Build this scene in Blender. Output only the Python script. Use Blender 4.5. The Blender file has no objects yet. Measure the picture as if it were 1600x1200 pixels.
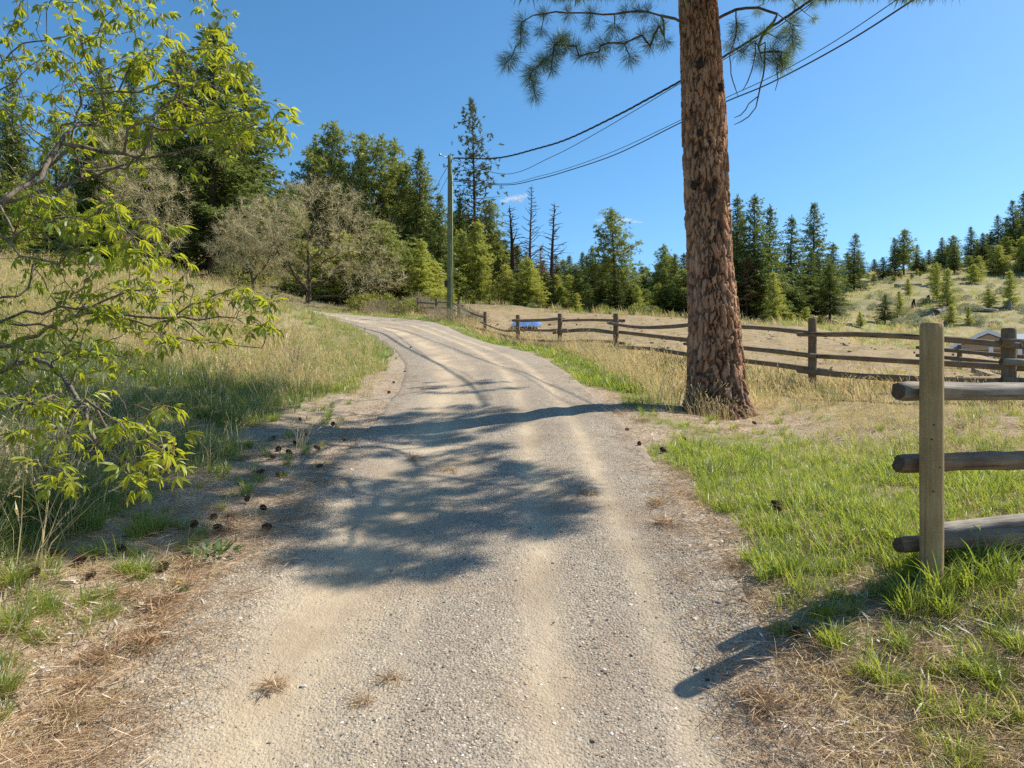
import bpy, math, random
import numpy as np
from mathutils import Vector, Matrix, Euler

# ------------------------------------------------------------------ camera, light, exposure
scene = bpy.context.scene
COL = scene.collection
R = math.radians
F = 1600 * 24.0 / 36.0          # focal length in photograph pixels
CAMZ = 1.7

cam_d = bpy.data.cameras.new('camera')
cam_d.sensor_width = 36.0
cam_d.lens = 24.0
cam_d.clip_start = 0.05
cam_d.clip_end = 6000
cam = bpy.data.objects.new('camera', cam_d)
COL.objects.link(cam)
cam.location = (0, 0, CAMZ)
cam.rotation_euler = (R(90), 0, 0)
scene.camera = cam

SUN_EL, SUN_AZ = R(48), R(70)    # azimuth from +Y towards +X
SUN_DIR = Vector((math.cos(SUN_EL) * math.sin(SUN_AZ), math.cos(SUN_EL) * math.cos(SUN_AZ), math.sin(SUN_EL)))
world = bpy.data.worlds.new('World')
scene.world = world
world.use_nodes = True
wn = world.node_tree.nodes
wl = world.node_tree.links
sky = wn.new('ShaderNodeTexSky')
sky.sky_type = 'NISHITA'
sky.sun_disc = False
sky.sun_elevation = SUN_EL
sky.sun_rotation = SUN_AZ
sky.altitude = 900
sky.air_density = 1.0
sky.dust_density = 1.3
sky.ozone_density = 6.0
bg = wn['Background']
bg.inputs['Strength'].default_value = 0.11
hs = wn.new('ShaderNodeHueSaturation')
hs.inputs['Saturation'].default_value = 1.14
hs.inputs['Hue'].default_value = 0.489
wl.new(sky.outputs['Color'], hs.inputs['Color'])
wl.new(hs.outputs['Color'], bg.inputs['Color'])

sun_d = bpy.data.lights.new('sun', 'SUN')
sun_d.energy = 4.7
sun_d.angle = R(0.5)
sun_d.color = (1.0, 0.92, 0.79)
sun = bpy.data.objects.new('sun', sun_d)
COL.objects.link(sun)
sun.rotation_euler = SUN_DIR.to_track_quat('Z', 'Y').to_euler()
sun.location = (30, 20, 40)

scene.view_settings.view_transform = 'Standard'
scene.view_settings.look = 'None'
scene.view_settings.exposure = 0.75
scene.view_settings.gamma = 1.0
scene.view_settings.use_curve_mapping = False
scene.render.engine = 'CYCLES'
scene.cycles.max_bounces = 8
scene.cycles.diffuse_bounces = 4
scene.cycles.transparent_max_bounces = 12
scene.cycles.use_denoising = False

rng = np.random.default_rng(11)
random.seed(5)

# ------------------------------------------------------------------ numeric helpers
def smooth(a, b, x):
    t = np.clip((x - a) / (b - a), 0, 1)
    return t * t * (3 - 2 * t)

def hash2(ix, iy, seed=0):
    ix = ix.astype(np.int64); iy = iy.astype(np.int64)
    h = (ix * 374761393 + iy * 668265263 + seed * 1442695041) & 0xFFFFFFFF
    h = ((h ^ (h >> 13)) * 1274126177) & 0xFFFFFFFF
    h = ((h ^ (h >> 16)) * 2246822519) & 0xFFFFFFFF
    return ((h ^ (h >> 15)) & 0xFFFFFF) / float(0x1000000)

def vnoise(x, y, seed=0):
    x = np.asarray(x, float); y = np.asarray(y, float)
    ix = np.floor(x); iy = np.floor(y)
    fx = x - ix; fy = y - iy
    fx = fx * fx * (3 - 2 * fx); fy = fy * fy * (3 - 2 * fy)
    a = hash2(ix, iy, seed); b = hash2(ix + 1, iy, seed)
    c = hash2(ix, iy + 1, seed); d = hash2(ix + 1, iy + 1, seed)
    return (a * (1 - fx) + b * fx) * (1 - fy) + (c * (1 - fx) + d * fx) * fy

def fbm(x, y, seed=0, octs=4):
    s = 0; a = 0.5; t = 0
    for k in range(octs):
        s = s + a * vnoise(x * 2 ** k, y * 2 ** k, seed + k * 17); t += a; a *= 0.5
    return s / t

# ------------------------------------------------------------------ the lie of the land
def W(px, py, d):
    """world point seen at photograph pixel (px, py) at depth d"""
    return ((px - 800) / F * d, d, CAMZ + (600 - py) / F * d)

ROAD = np.array([(-0.30, -6), (-0.32, -2), (-0.24, 0), (-0.25, 2.66), (-0.20, 5), (-0.2, 7.3), (-0.28, 10), (-0.40, 12.4), (-0.95, 16.6),
                 (-2.2, 21), (-4.7, 26), (-7.9, 30.3), (-11.6, 33.4), (-17, 37), (-24, 41), (-32, 46)], float)

def catmull(P, n=12):
    P = np.asarray(P, float)
    Q = np.vstack([2 * P[0] - P[1], P, 2 * P[-1] - P[-2]])
    out = []
    for i in range(1, len(Q) - 2):
        for t in np.linspace(0, 1, n, endpoint=False):
            a, b, c, d = Q[i - 1], Q[i], Q[i + 1], Q[i + 2]
            out.append(0.5 * ((2 * b) + (-a + c) * t + (2 * a - 5 * b + 4 * c - d) * t * t + (-a + 3 * b - 3 * c + d) * t ** 3))
    out.append(P[-1])
    return np.array(out)

RC = catmull(ROAD, 12)
_seg = np.linalg.norm(np.diff(RC, axis=0), axis=1)
RS = np.concatenate([[0], np.cumsum(_seg)])
RT = np.gradient(RC, axis=0); RT /= np.linalg.norm(RT, axis=1)[:, None]

def road_hw(y):
    return np.interp(y, [0, 2.66, 4.5, 7.3, 12, 20, 30, 40], [1.32, 1.34, 1.42, 1.52, 1.56, 1.75, 1.9, 1.9])

def road_lat(x, y):
    """signed distance from the road's centre line (right positive), arc length"""
    x = np.asarray(x, float).ravel(); y = np.asarray(y, float).ravel()
    lat = np.empty_like(x); s = np.empty_like(x)
    for i in range(0, len(x), 20000):
        X = x[i:i + 20000, None]; Y = y[i:i + 20000, None]
        k = np.argmin((X - RC[None, :, 0]) ** 2 + (Y - RC[None, :, 1]) ** 2, axis=1)
        dx = X[:, 0] - RC[k, 0]; dy = Y[:, 0] - RC[k, 1]
        lat[i:i + 20000] = dx * RT[k, 1] - dy * RT[k, 0]
        s[i:i + 20000] = RS[k] + dx * RT[k, 0] + dy * RT[k, 1]
    return lat, s

_ctl = []
def cw(x, y, z): _ctl.append((x, y, z))
def cp(px, py, d): _ctl.append(W(px, py, d))
for y in (-25, -12, -6, -3):
    for x in (-12, -3, 0, 3, 12):
        cw(x, y, 0.14 * y + (0.35 if x < -6 else 0))
cw(-30, -20, -2.0); cw(30, -20, -3); cw(0, 0, 0); cw(1.2, 1, .14); cw(-1.4, 1, .14)
for x, y, z in ((-.34, 2.66, .37), (-.2, 5, .70), (-.2, 7.3, 1.02), (-.3, 10, 1.40), (-.4, 12.4, 1.74), (-.95, 16.6, 2.33), (-2.2, 21, 3.03),
                (-4.7, 26, 3.95), (-7.9, 30.3, 4.75), (-10, 32.4, 5.12), (-11.6, 33.4, 5.3), (-17, 37, 5.7), (-24, 41, 6.1), (1.1, 2.66, .38), (-1.7, 2.66, .38)):
    cw(x, y, z)
for a in ((420, 470, 25.5), (470, 487, 27), (330, 445, 24), (250, 432, 22.5), (0, 415, 20), (-300, 400, 18), (300, 520, 15), (450, 530, 18), (545, 545, 19),
          (600, 522, 22), (100, 500, 13), (0, 650, 7), (0, 800, 4.2), (200, 700, 6.5), (0, 1000, 2.9), (380, 640, 9), (-200, 600, 7)):
    cp(*a)
cw(-16, 30, 5.7); cw(-22, 28, 6.2); cw(-30, 20, 6.6); cw(-14, 36, 5.9)
cp(482, 473, 40); cp(397, 458, 38); cp(300, 440, 50); cp(0, 400, 58); cp(100, 330, 95); cp(-300, 330, 70)
for a in ((1455, 915, 3.4), (1300, 700, 7.5), (1600, 640, 9), (1700, 700, 6), (1577, 615, 9), (1270, 605, 12), (1090, 575, 15), (967, 552, 18), (886, 545, 21), (825, 537, 24),
          (773, 530, 27), (703, 500, 29), (675, 496, 33), (700, 506, 27), (1119, 645, 9.7), (1000, 640, 9), (1000, 590, 13.5), (1100, 1130, 2.75), (1500, 1100, 2.75), (1250, 960, 3.25)):
    cp(*a)
for a in ((1300, 578, 17), (1200, 545, 25), (1200, 513, 42), (1300, 520, 42), (1440, 556, 31), (1100, 545, 23), (1000, 494, 42), (930, 494, 44), (900, 508, 34), (980, 535, 24), (820, 506, 38), (800, 484, 46), (800, 495, 42),
          (870, 490, 46), (1500, 560, 26), (1600, 570, 24), (1700, 590, 20), (950, 491, 54), (750, 470, 55), (640, 475, 50), (550, 475, 46), (1060, 494, 56), (1170, 503, 56), (1230, 500, 60)):
    cp(*a)
cw(29, 45, .9); cw(38, 45, .7); cw(26, 38, 1.6); cw(36, 52, 2.0)
for a in ((1250, 475, 78), (1400, 505, 70), (1480, 518, 62), (1600, 510, 66), (1340, 500, 70), (1400, 450, 92), (1500, 456, 86), (1600, 454, 86), (1410, 424, 112), (1500, 413, 118), (1600, 403, 124), (1300, 450, 100), (1750, 385, 120)):
    cp(*a)
cw(0, 150, 16); cw(60, 190, 27); cw(120, 170, 27); cw(-100, 160, 40); cw(-60, 90, 24); cw(180, 60, 12); cw(-150, 40, 20)
for a in range(0, 360, 30):
    cw(600 * math.sin(R(a)), 600 * math.cos(R(a)), 26); cw(300 * math.sin(R(a)), 300 * math.cos(R(a)), 22 if abs(a - 180) < 100 else 30)

def _warp(x, y):
    r = np.hypot(x, y) + 1e-6
    k = np.log(1 + r / 3.0) / r
    return x * k, y * k

def _base(x, y):
    return 0.14 * np.clip(y, -30, 80)

_C = np.array(_ctl)
_cx, _cy = _warp(_C[:, 0], _C[:, 1])
_cq = (_C[:, 2] - _base(_C[:, 0], _C[:, 1])) / (np.hypot(_C[:, 0], _C[:, 1]) + 4)
def _phi(r2): return 0.5 * r2 * np.log(r2 + 1e-12)
_n = len(_C)
_K = _phi((_cx[:, None] - _cx) ** 2 + (_cy[:, None] - _cy) ** 2) + np.eye(_n) * 0.004
_P = np.column_stack([np.ones(_n), _cx, _cy])
_A = np.block([[_K, _P], [_P.T, np.zeros((3, 3))]])
_sol = np.linalg.solve(_A, np.concatenate([_cq, np.zeros(3)]))

def H0(x, y):
    x = np.asarray(x, float); y = np.asarray(y, float)
    sh = x.shape; x = x.ravel(); y = y.ravel()
    out = np.empty_like(x)
    for i in range(0, len(x), 20000):
        xx, yy = _warp(x[i:i + 20000], y[i:i + 20000])
        k = _phi((xx[:, None] - _cx) ** 2 + (yy[:, None] - _cy) ** 2)
        out[i:i + 20000] = k @ _sol[:_n] + _sol[_n] + _sol[_n + 1] * xx + _sol[_n + 2] * yy
    return (_base(x, y) + out * (np.hypot(x, y) + 4)).reshape(sh)

def H(x, y):
    """height of the ground, small unevenness included"""
    x = np.asarray(x, float); y = np.asarray(y, float)
    sh = x.shape; x = x.ravel(); y = y.ravel()
    z = H0(x, y)
    lat, s = road_lat(x, y)
    off = smooth(0.0, 0.8, np.abs(lat) - road_hw(y))
    r = np.hypot(x, y)
    z = z + off * (0.07 * (fbm(x * 1.1, y * 1.1, 3) - 0.5) + 0.05 * (fbm(x * 4, y * 4, 9, 3) - 0.5))
    z = z + off * smooth(25, 70, r) * 1.1 * (fbm(x * .12, y * .12, 21) - .5)
    sd = fence_sd(x, y)
    field = smooth(0.8, 3, sd) * smooth(9, 13, y) * (1 - smooth(48, 60, r))
    z = z + field * (0.22 * (fbm(x * .35, y * .35, 33) - .5) + 0.12 * (fbm(x * 1.6, y * 1.6, 37) - .5))
    # the spoil ridges of the dug ground beyond the fence
    z = z + field * 0.18 * smooth(.55, .8, fbm(x * .22 + 4, y * .5, 51))
    return z.reshape(sh)

def fence_sd(x, y): return (x + 0.4227 * y - 10.35) * 0.921

def h1(x, y): return float(H(np.array([x]), np.array([y]))[0])

def ground_at(px, py, dmin=1.5, dmax=200):
    """first ground point along the sight line through a pixel"""
    d = np.exp(np.linspace(math.log(dmin), math.log(dmax), 500))
    u = (px - 800) / F; v = (600 - py) / F
    g = H(u * d, d) - (CAMZ + v * d)
    k = np.nonzero(g >= 0)[0]
    if len(k) == 0: return None
    i = k[0]
    if i == 0: dd = d[0]
    else:
        t = -g[i - 1] / (g[i] - g[i - 1] + 1e-9); dd = d[i - 1] + t * (d[i] - d[i - 1])
    return (u * dd, dd, h1(u * dd, dd))

def regions(x, y):
    """weights of the kinds of ground cover"""
    x = np.asarray(x, float).ravel(); y = np.asarray(y, float).ravel()
    lat, s = road_lat(x, y)
    e = np.abs(lat) - road_hw(y)
    left = lat < 0
    r = np.hypot(x, y)
    n1 = fbm(x * .9, y * .9, 61); n2 = fbm(x * .35 + 9, y * .35, 67); n3 = fbm(x * 2.2, y * 2.2, 71, 3)
    sd = fence_sd(x, y)
    # litter of needles beside the road
    wl = np.interp(y, [0, 3, 6, 10, 13, 16, 20], [1.15, 1.15, 1.25, 1.2, .9, .35, .1])
    wr = np.interp(y, [0, 2.5, 4.0, 4.8, 7, 10, 13], [.8, .6, .3, .16, .28, .25, .05])
    wlit = np.where(left, wl, wr)
    litter = 1 - smooth(wlit * .75, wlit * 1.25, e + (n1 - .5) * .8)
    tr = np.hypot(x - 2.75, y - 9.2)
    litter = np.maximum(litter, (1 - smooth(.8, 1.5, tr + (n1 - .5) * 1.2)))
    # bare scuffed patch round the gate post
    patch = 1 - smooth(.35, 1.0, np.hypot((x - 1.7) / 1.1, (y - 3.1)) + (n1 - .5) * .9)
    litter = np.maximum(litter, .85 * patch)
    nearr = (1 - smooth(3.2, 4.0, y + (n1 - .5) * 1.4 - .22 * np.clip(x - 1.8, 0, 3))) * (~left)
    litter = np.maximum(litter, .92 * nearr)
    spots = smooth(.54, .66, fbm(x * .8 + 31, y * .8, 64)) * (~left) * (y < 9)
    litter = np.maximum(litter, .75 * spots)
    litter = litter * (e > -.3)
    field = smooth(.5, 1.3, sd + (n1 - .5) * 1.2) * smooth(8.6, 10, y) * (1 - smooth(46, 54, r)) * (x > -6)
    field = np.where((x > 13) & (y < 60), field * (1 - smooth(48, 56, r)), field)
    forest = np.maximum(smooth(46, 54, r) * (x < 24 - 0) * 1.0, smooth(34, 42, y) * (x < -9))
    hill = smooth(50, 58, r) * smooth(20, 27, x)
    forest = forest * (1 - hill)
    # green and dry shares of the meadow
    green = np.where(left, np.where(y < 10.5, .92, .50 + .45 * (1 - smooth(0, 2.5, e - .3))), 0)
    gr = np.where(y < 8.2, .85 - .35 * smooth(2.0, 5.5, x) * smooth(5, 8, y), .95 * (1 - smooth(.9, 1.5, e)))
    green = np.where(left, green, gr)
    dry = 1 - green
    open_ = (1 - litter) * (1 - field) * (1 - forest) * (1 - hill) * (e > -.2)
    green = green * open_ * np.where(left, smooth(.30, .52, n3 * .5 + n1 * .5 + .06), .25 + .75 * smooth(.32, .60, n3 * .6 + n1 * .4))
    dry = dry * open_
    return dict(lat=lat, e=e, left=left, r=r, litter=litter, field=field, forest=forest, hill=hill, green=green, dry=dry, sd=sd, n1=n1, n2=n2, n3=n3, tr=tr)

# ------------------------------------------------------------------ mesh and object helpers
def mesh(name, verts, faces, mats=(), smoothf=False, fattr=None):
    me = bpy.data.meshes.new(name)
    verts = np.asarray(verts, np.float32).reshape(-1, 3)
    if isinstance(faces, np.ndarray) and faces.ndim == 2:
        k = faces.shape[1]; nf = len(faces)
        me.vertices.add(len(verts)); me.vertices.foreach_set('co', verts.ravel())
        me.loops.add(nf * k); me.loops.foreach_set('vertex_index', faces.astype(np.int32).ravel())
        me.polygons.add(nf); me.polygons.foreach_set('loop_start', np.arange(0, nf * k, k, dtype=np.int32))
        me.polygons.foreach_set('loop_total', np.full(nf, k, np.int32))
        me.update(calc_edges=True)
    else:
        me.from_pydata([tuple(v) for v in verts.tolist()], [], [tuple(f) for f in faces])
        me.update()
    for m in mats: me.materials.append(m)
    if smoothf: me.polygons.foreach_set('use_smooth', np.ones(len(me.polygons), bool))
    if fattr:
        for n, v in fattr.items():
            a = me.attributes.new(n, 'FLOAT', 'POINT'); a.data.foreach_set('value', np.asarray(v, np.float32))
    return me

def obj(name, me, parent=None, loc=None, kind=None):
    o = bpy.data.objects.new(name, me)
    COL.objects.link(o)
    if parent is not None: o.parent = parent
    if loc is not None: o.location = loc
    if kind: o['kind'] = kind
    return o

def part(name, me, parent, kind=None):
    """a part whose mesh is in world coordinates, under an unrotated thing"""
    o = obj(name, me, parent, kind=kind)
    w = parent; off = Vector((0, 0, 0))
    while w is not None: off += w.location; w = w.parent
    o.location = -off
    return o

def thing(name, loc, label, cat, group=None, rz=0):
    o = bpy.data.objects.new(name, None)
    o.empty_display_size = .2
    COL.objects.link(o); o.location = loc; o.rotation_euler = (0, 0, rz)
    return tag(o, label, cat, group)

def tag(o, label, cat, group=None):
    o['label'] = label; o['category'] = cat
    if group: o['group'] = group
    return o

class MB:
    """collects simple solids into one mesh"""
    def __init__(s): s.v = []; s.f = []
    def add(s, vs, fs):
        n = len(s.v); s.v += [tuple(v) for v in vs]; s.f += [tuple(i + n for i in f) for f in fs]
    def box(s, x0, x1, y0, y1, z0, z1, M=None):
        vs = [Vector(p) for p in ((x0, y0, z0), (x1, y0, z0), (x1, y1, z0), (x0, y1, z0), (x0, y0, z1), (x1, y0, z1), (x1, y1, z1), (x0, y1, z1))]
        if M is not None: vs = [M @ v for v in vs]
        s.add(vs, [(0, 3, 2, 1), (4, 5, 6, 7), (0, 1, 5, 4), (1, 2, 6, 5), (2, 3, 7, 6), (3, 0, 4, 7)])
    def tube(s, pts, rad, n=8, cap=True):
        pts = [Vector(p) for p in pts]
        rad = [rad] * len(pts) if not hasattr(rad, '__len__') else rad
        up = None; base = len(s.v)
        for i, p in enumerate(pts):
            t = (pts[min(i + 1, len(pts) - 1)] - pts[max(i - 1, 0)])
            t = t.normalized() if t.length > 1e-9 else Vector((0, 0, 1))
            if up is None:
                up = t.orthogonal().normalized()
            else:
                up = (up - t * up.dot(t)); up = up.normalized() if up.length > 1e-6 else t.orthogonal().normalized()
            b = t.cross(up)
            for k in range(n):
                a = 2 * math.pi * k / n
                s.v.append(tuple(p + (up * math.cos(a) + b * math.sin(a)) * rad[i]))
        for i in range(len(pts) - 1):
            for k in range(n):
                a = base + i * n + k; b2 = base + i * n + (k + 1) % n
                s.f.append((a, b2, b2 + n, a + n))
        if cap:
            s.f.append(tuple(base + k for k in range(n))[::-1])
            s.f.append(tuple(base + (len(pts) - 1) * n + k for k in range(n)))
    def mesh(s, name, mats, smoothf=False, flatcaps=True):
        me = mesh(name, s.v, s.f, mats)
        if smoothf:
            for p in me.polygons: p.use_smooth = len(p.vertices) <= 4
        return me

def unit(v): return v / (np.linalg.norm(v, axis=-1, keepdims=True) + 1e-9)

def spikes(base, d, ln, wd, r, flat=None, taper=.4):
    """thin diamond blades: base point, direction, length, width -> verts, quads"""
    n = len(base)
    d = unit(d)
    q = r.normal(size=(n, 3)) if flat is None else np.broadcast_to(flat, (n, 3)) + r.normal(size=(n, 3)) * .15
    s = unit(np.cross(d, q))
    ln = np.broadcast_to(ln, (n,))[:, None]; wd = np.broadcast_to(wd, (n,))[:, None]
    m = base + d * ln * taper
    V = np.stack([base, m + s * wd * .5, base + d * ln, m - s * wd * .5], 1).reshape(-1, 3)
    Fc = np.arange(4 * n).reshape(n, 4)
    return V, Fc

def joinq(parts):
    V = []; Fs = []; k = 0
    for v, f in parts:
        V.append(v); Fs.append(f + k); k += len(v)
    return np.vstack(V), np.vstack(Fs)

# ------------------------------------------------------------------ materials
def newmat(name):
    m = bpy.data.materials.new(name); m.use_nodes = True
    nt = m.node_tree
    for n in list(nt.nodes): nt.nodes.remove(n)
    out = nt.nodes.new('ShaderNodeOutputMaterial')
    return m, nt, out

def nd(nt, typ, **kw):
    n = nt.nodes.new(typ)
    for k, v in kw.items():
        if k.startswith('i_'):
            n.inputs[k[2:].replace('_', ' ')].default_value = v
        else: setattr(n, k, v)
    return n

def mixc(nt, fac, a, b, mode='MIX'):
    n = nt.nodes.new('ShaderNodeMix'); n.data_type = 'RGBA'; n.blend_type = mode
    def put(i, v):
        if isinstance(v, (tuple, list)): n.inputs[i].default_value = (*v, 1) if len(v) == 3 else v
        elif isinstance(v, (int, float)): n.inputs[i].default_value = v
        else: nt.links.new(v, n.inputs[i])
    put(0, fac); put(6, a); put(7, b)
    return n.outputs[2]

def ramp(nt, src, stops, interp='LINEAR'):
    n = nt.nodes.new('ShaderNodeValToRGB'); n.color_ramp.interpolation = interp
    while len(n.color_ramp.elements) > 1: n.color_ramp.elements.remove(n.color_ramp.elements[-1])
    for i, (p, c) in enumerate(stops):
        e = n.color_ramp.elements[0] if i == 0 else n.color_ramp.elements.new(p)
        e.position = p; e.color = (*c, 1) if not isinstance(c, (int, float)) else (c, c, c, 1)
    nt.links.new(src, n.inputs[0])
    return n.outputs[0]

def math_(nt, op, a, b=0.0, c=None):
    n = nt.nodes.new('ShaderNodeMath'); n.operation = op
    for i, v in enumerate((a, b) if c is None else (a, b, c)):
        if isinstance(v, (int, float)): n.inputs[i].default_value = v
        else: nt.links.new(v, n.inputs[i])
    return n.outputs[0]

def noise(nt, vec, scale, detail=4, rough=.55, dist=0):
    n = nt.nodes.new('ShaderNodeTexNoise')
    n.inputs['Scale'].default_value = scale; n.inputs['Detail'].default_value = detail
    n.inputs['Roughness'].default_value = rough; n.inputs['Distortion'].default_value = dist
    if vec is not None: nt.links.new(vec, n.inputs['Vector'])
    return n.outputs[0]

def voro(nt, vec, scale, feature='F1', rnd=1):
    n = nt.nodes.new('ShaderNodeTexVoronoi'); n.feature = feature
    n.inputs['Scale'].default_value = scale; n.inputs['Randomness'].default_value = rnd
    if vec is not None: nt.links.new(vec, n.inputs['Vector'])
    return n

def attr(nt, name, typ='GEOMETRY'):
    n = nt.nodes.new('ShaderNodeAttribute'); n.attribute_name = name; n.attribute_type = typ
    return n.outputs['Fac']

def bump(nt, hgt, strength=.5, dist=.02, prev=None):
    n = nt.nodes.new('ShaderNodeBump'); n.inputs['Strength'].default_value = strength; n.inputs['Distance'].default_value = dist
    nt.links.new(hgt, n.inputs['Height'])
    if prev is not None: nt.links.new(prev, n.inputs['Normal'])
    return n.outputs[0]

def solid(nt, out, col, rough=.9, normal=None, spec=.2):
    p = nt.nodes.new('ShaderNodeBsdfPrincipled')
    if isinstance(col, tuple): p.inputs['Base Color'].default_value = (*col, 1)
    else: nt.links.new(col, p.inputs['Base Color'])
    if isinstance(rough, (int, float)): p.inputs['Roughness'].default_value = rough
    else: nt.links.new(rough, p.inputs['Roughness'])
    p.inputs['Specular IOR Level'].default_value = spec
    if normal is not None: nt.links.new(normal, p.inputs['Normal'])
    nt.links.new(p.outputs[0], out.inputs[0])
    return p

def geo_pos(nt): return nt.nodes.new('ShaderNodeNewGeometry').outputs['Position']
def obj_co(nt): return nt.nodes.new('ShaderNodeTexCoord').outputs['Object']
def obj_rnd(nt): return nt.nodes.new('ShaderNodeObjectInfo').outputs['Random']
def scaled(nt, vec, s):
    n = nt.nodes.new('ShaderNodeMapping'); n.inputs['Scale'].default_value = s; nt.links.new(vec, n.inputs['Vector'])
    return n.outputs[0]

def leafmat(name, cols, trans=.45, source='rnd', nscale=None, tcol=None, gloss=.05, rough=.45):
    """thin leaf or needle: diffuse plus light coming through it; colour varies from piece to piece"""
    m, nt, out = newmat(name)
    if source == 'rnd': f = obj_rnd(nt)
    elif source == 'island': f = nt.nodes.new('ShaderNodeNewGeometry').outputs['Random Per Island']
    else: f = attr(nt, source, 'INSTANCER')
    n = len(cols)
    c = ramp(nt, f, [(i / (n - 1), cols[i]) for i in range(n)])
    if nscale:
        c = mixc(nt, math_(nt, 'MULTIPLY', noise(nt, geo_pos(nt), nscale, 2), .6), c, tuple(min(1, v * 1.6) for v in cols[-1]))
    d = nt.nodes.new('ShaderNodeBsdfDiffuse'); nt.links.new(c, d.inputs[0])
    t = nt.nodes.new('ShaderNodeBsdfTranslucent')
    nt.links.new(mixc(nt, .6, c, tcol or tuple(min(1, v * 1.7) for v in cols[len(cols) // 2])), t.inputs[0])
    ms = nt.nodes.new('ShaderNodeMixShader'); ms.inputs[0].default_value = trans
    nt.links.new(d.outputs[0], ms.inputs[1]); nt.links.new(t.outputs[0], ms.inputs[2])
    g = nt.nodes.new('ShaderNodeBsdfGlossy'); g.inputs['Roughness'].default_value = rough; g.inputs[0].default_value = (1, 1, 1, 1)
    m2 = nt.nodes.new('ShaderNodeMixShader'); m2.inputs[0].default_value = gloss
    nt.links.new(ms.outputs[0], m2.inputs[1]); nt.links.new(g.outputs[0], m2.inputs[2])
    nt.links.new(m2.outputs[0], out.inputs[0])
    return m

def make_ground_mat():
    m, nt, out = newmat('ground_soil')
    P = geo_pos(nt)
    n_big = noise(nt, P, .6, 4); n_mid = noise(nt, P, 5, 5, .65); n_fine = noise(nt, P, 40, 5, .7)
    v = voro(nt, P, 55); vf = v.outputs['Color']; sep = nt.nodes.new('ShaderNodeSeparateColor'); nt.links.new(vf, sep.inputs[0])
    soil = mixc(nt, n_mid, (.16, .125, .085), (.34, .28, .20))
    soil = mixc(nt, math_(nt, 'MULTIPLY', n_fine, .5), soil, (.45, .38, .28))
    lit = mixc(nt, n_mid, (.18, .125, .08), (.46, .355, .24))
    lit = mixc(nt, ramp(nt, n_fine, [(.35, 0.0), (.65, 1.0)]), lit, mixc(nt, sep.outputs[0], (.11, .075, .05), (.64, .55, .43)))
    lit = mixc(nt, ramp(nt, n_big, [(.45, 0.0), (.62, .6)]), lit, mixc(nt, n_fine, (.20, .16, .12), (.42, .36, .28)))
    grn = mixc(nt, n_mid, (.06, .085, .022), (.17, .185, .055))
    dry = mixc(nt, n_mid, (.20, .17, .09), (.42, .35, .20))
    fld = mixc(nt, n_mid, (.23, .175, .10), (.40, .31, .185))
    fld = mixc(nt, ramp(nt, noise(nt, P, 1.6, 6, .7), [(.42, 0.0), (.60, .8)]), fld, (.20, .15, .09))
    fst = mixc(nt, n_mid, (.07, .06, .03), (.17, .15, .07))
    hil = mixc(nt, n_mid, (.20, .17, .085), (.40, .34, .19))
    hil = mixc(nt, ramp(nt, noise(nt, P, .35, 5, .65), [(.45, 0.0), (.6, .75)]), hil, (.16, .165, .075))
    c = soil
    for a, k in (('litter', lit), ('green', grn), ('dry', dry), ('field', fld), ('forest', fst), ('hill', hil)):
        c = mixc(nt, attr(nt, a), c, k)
    hgt = math_(nt, 'ADD', math_(nt, 'MULTIPLY', n_fine, .6), math_(nt, 'MULTIPLY', n_mid, 1.0))
    b = bump(nt, hgt, .7, .03)
    b = bump(nt, v.outputs['Distance'], .35, .012, b)
    solid(nt, out, c, .95, b, .1)
    return m

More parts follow.
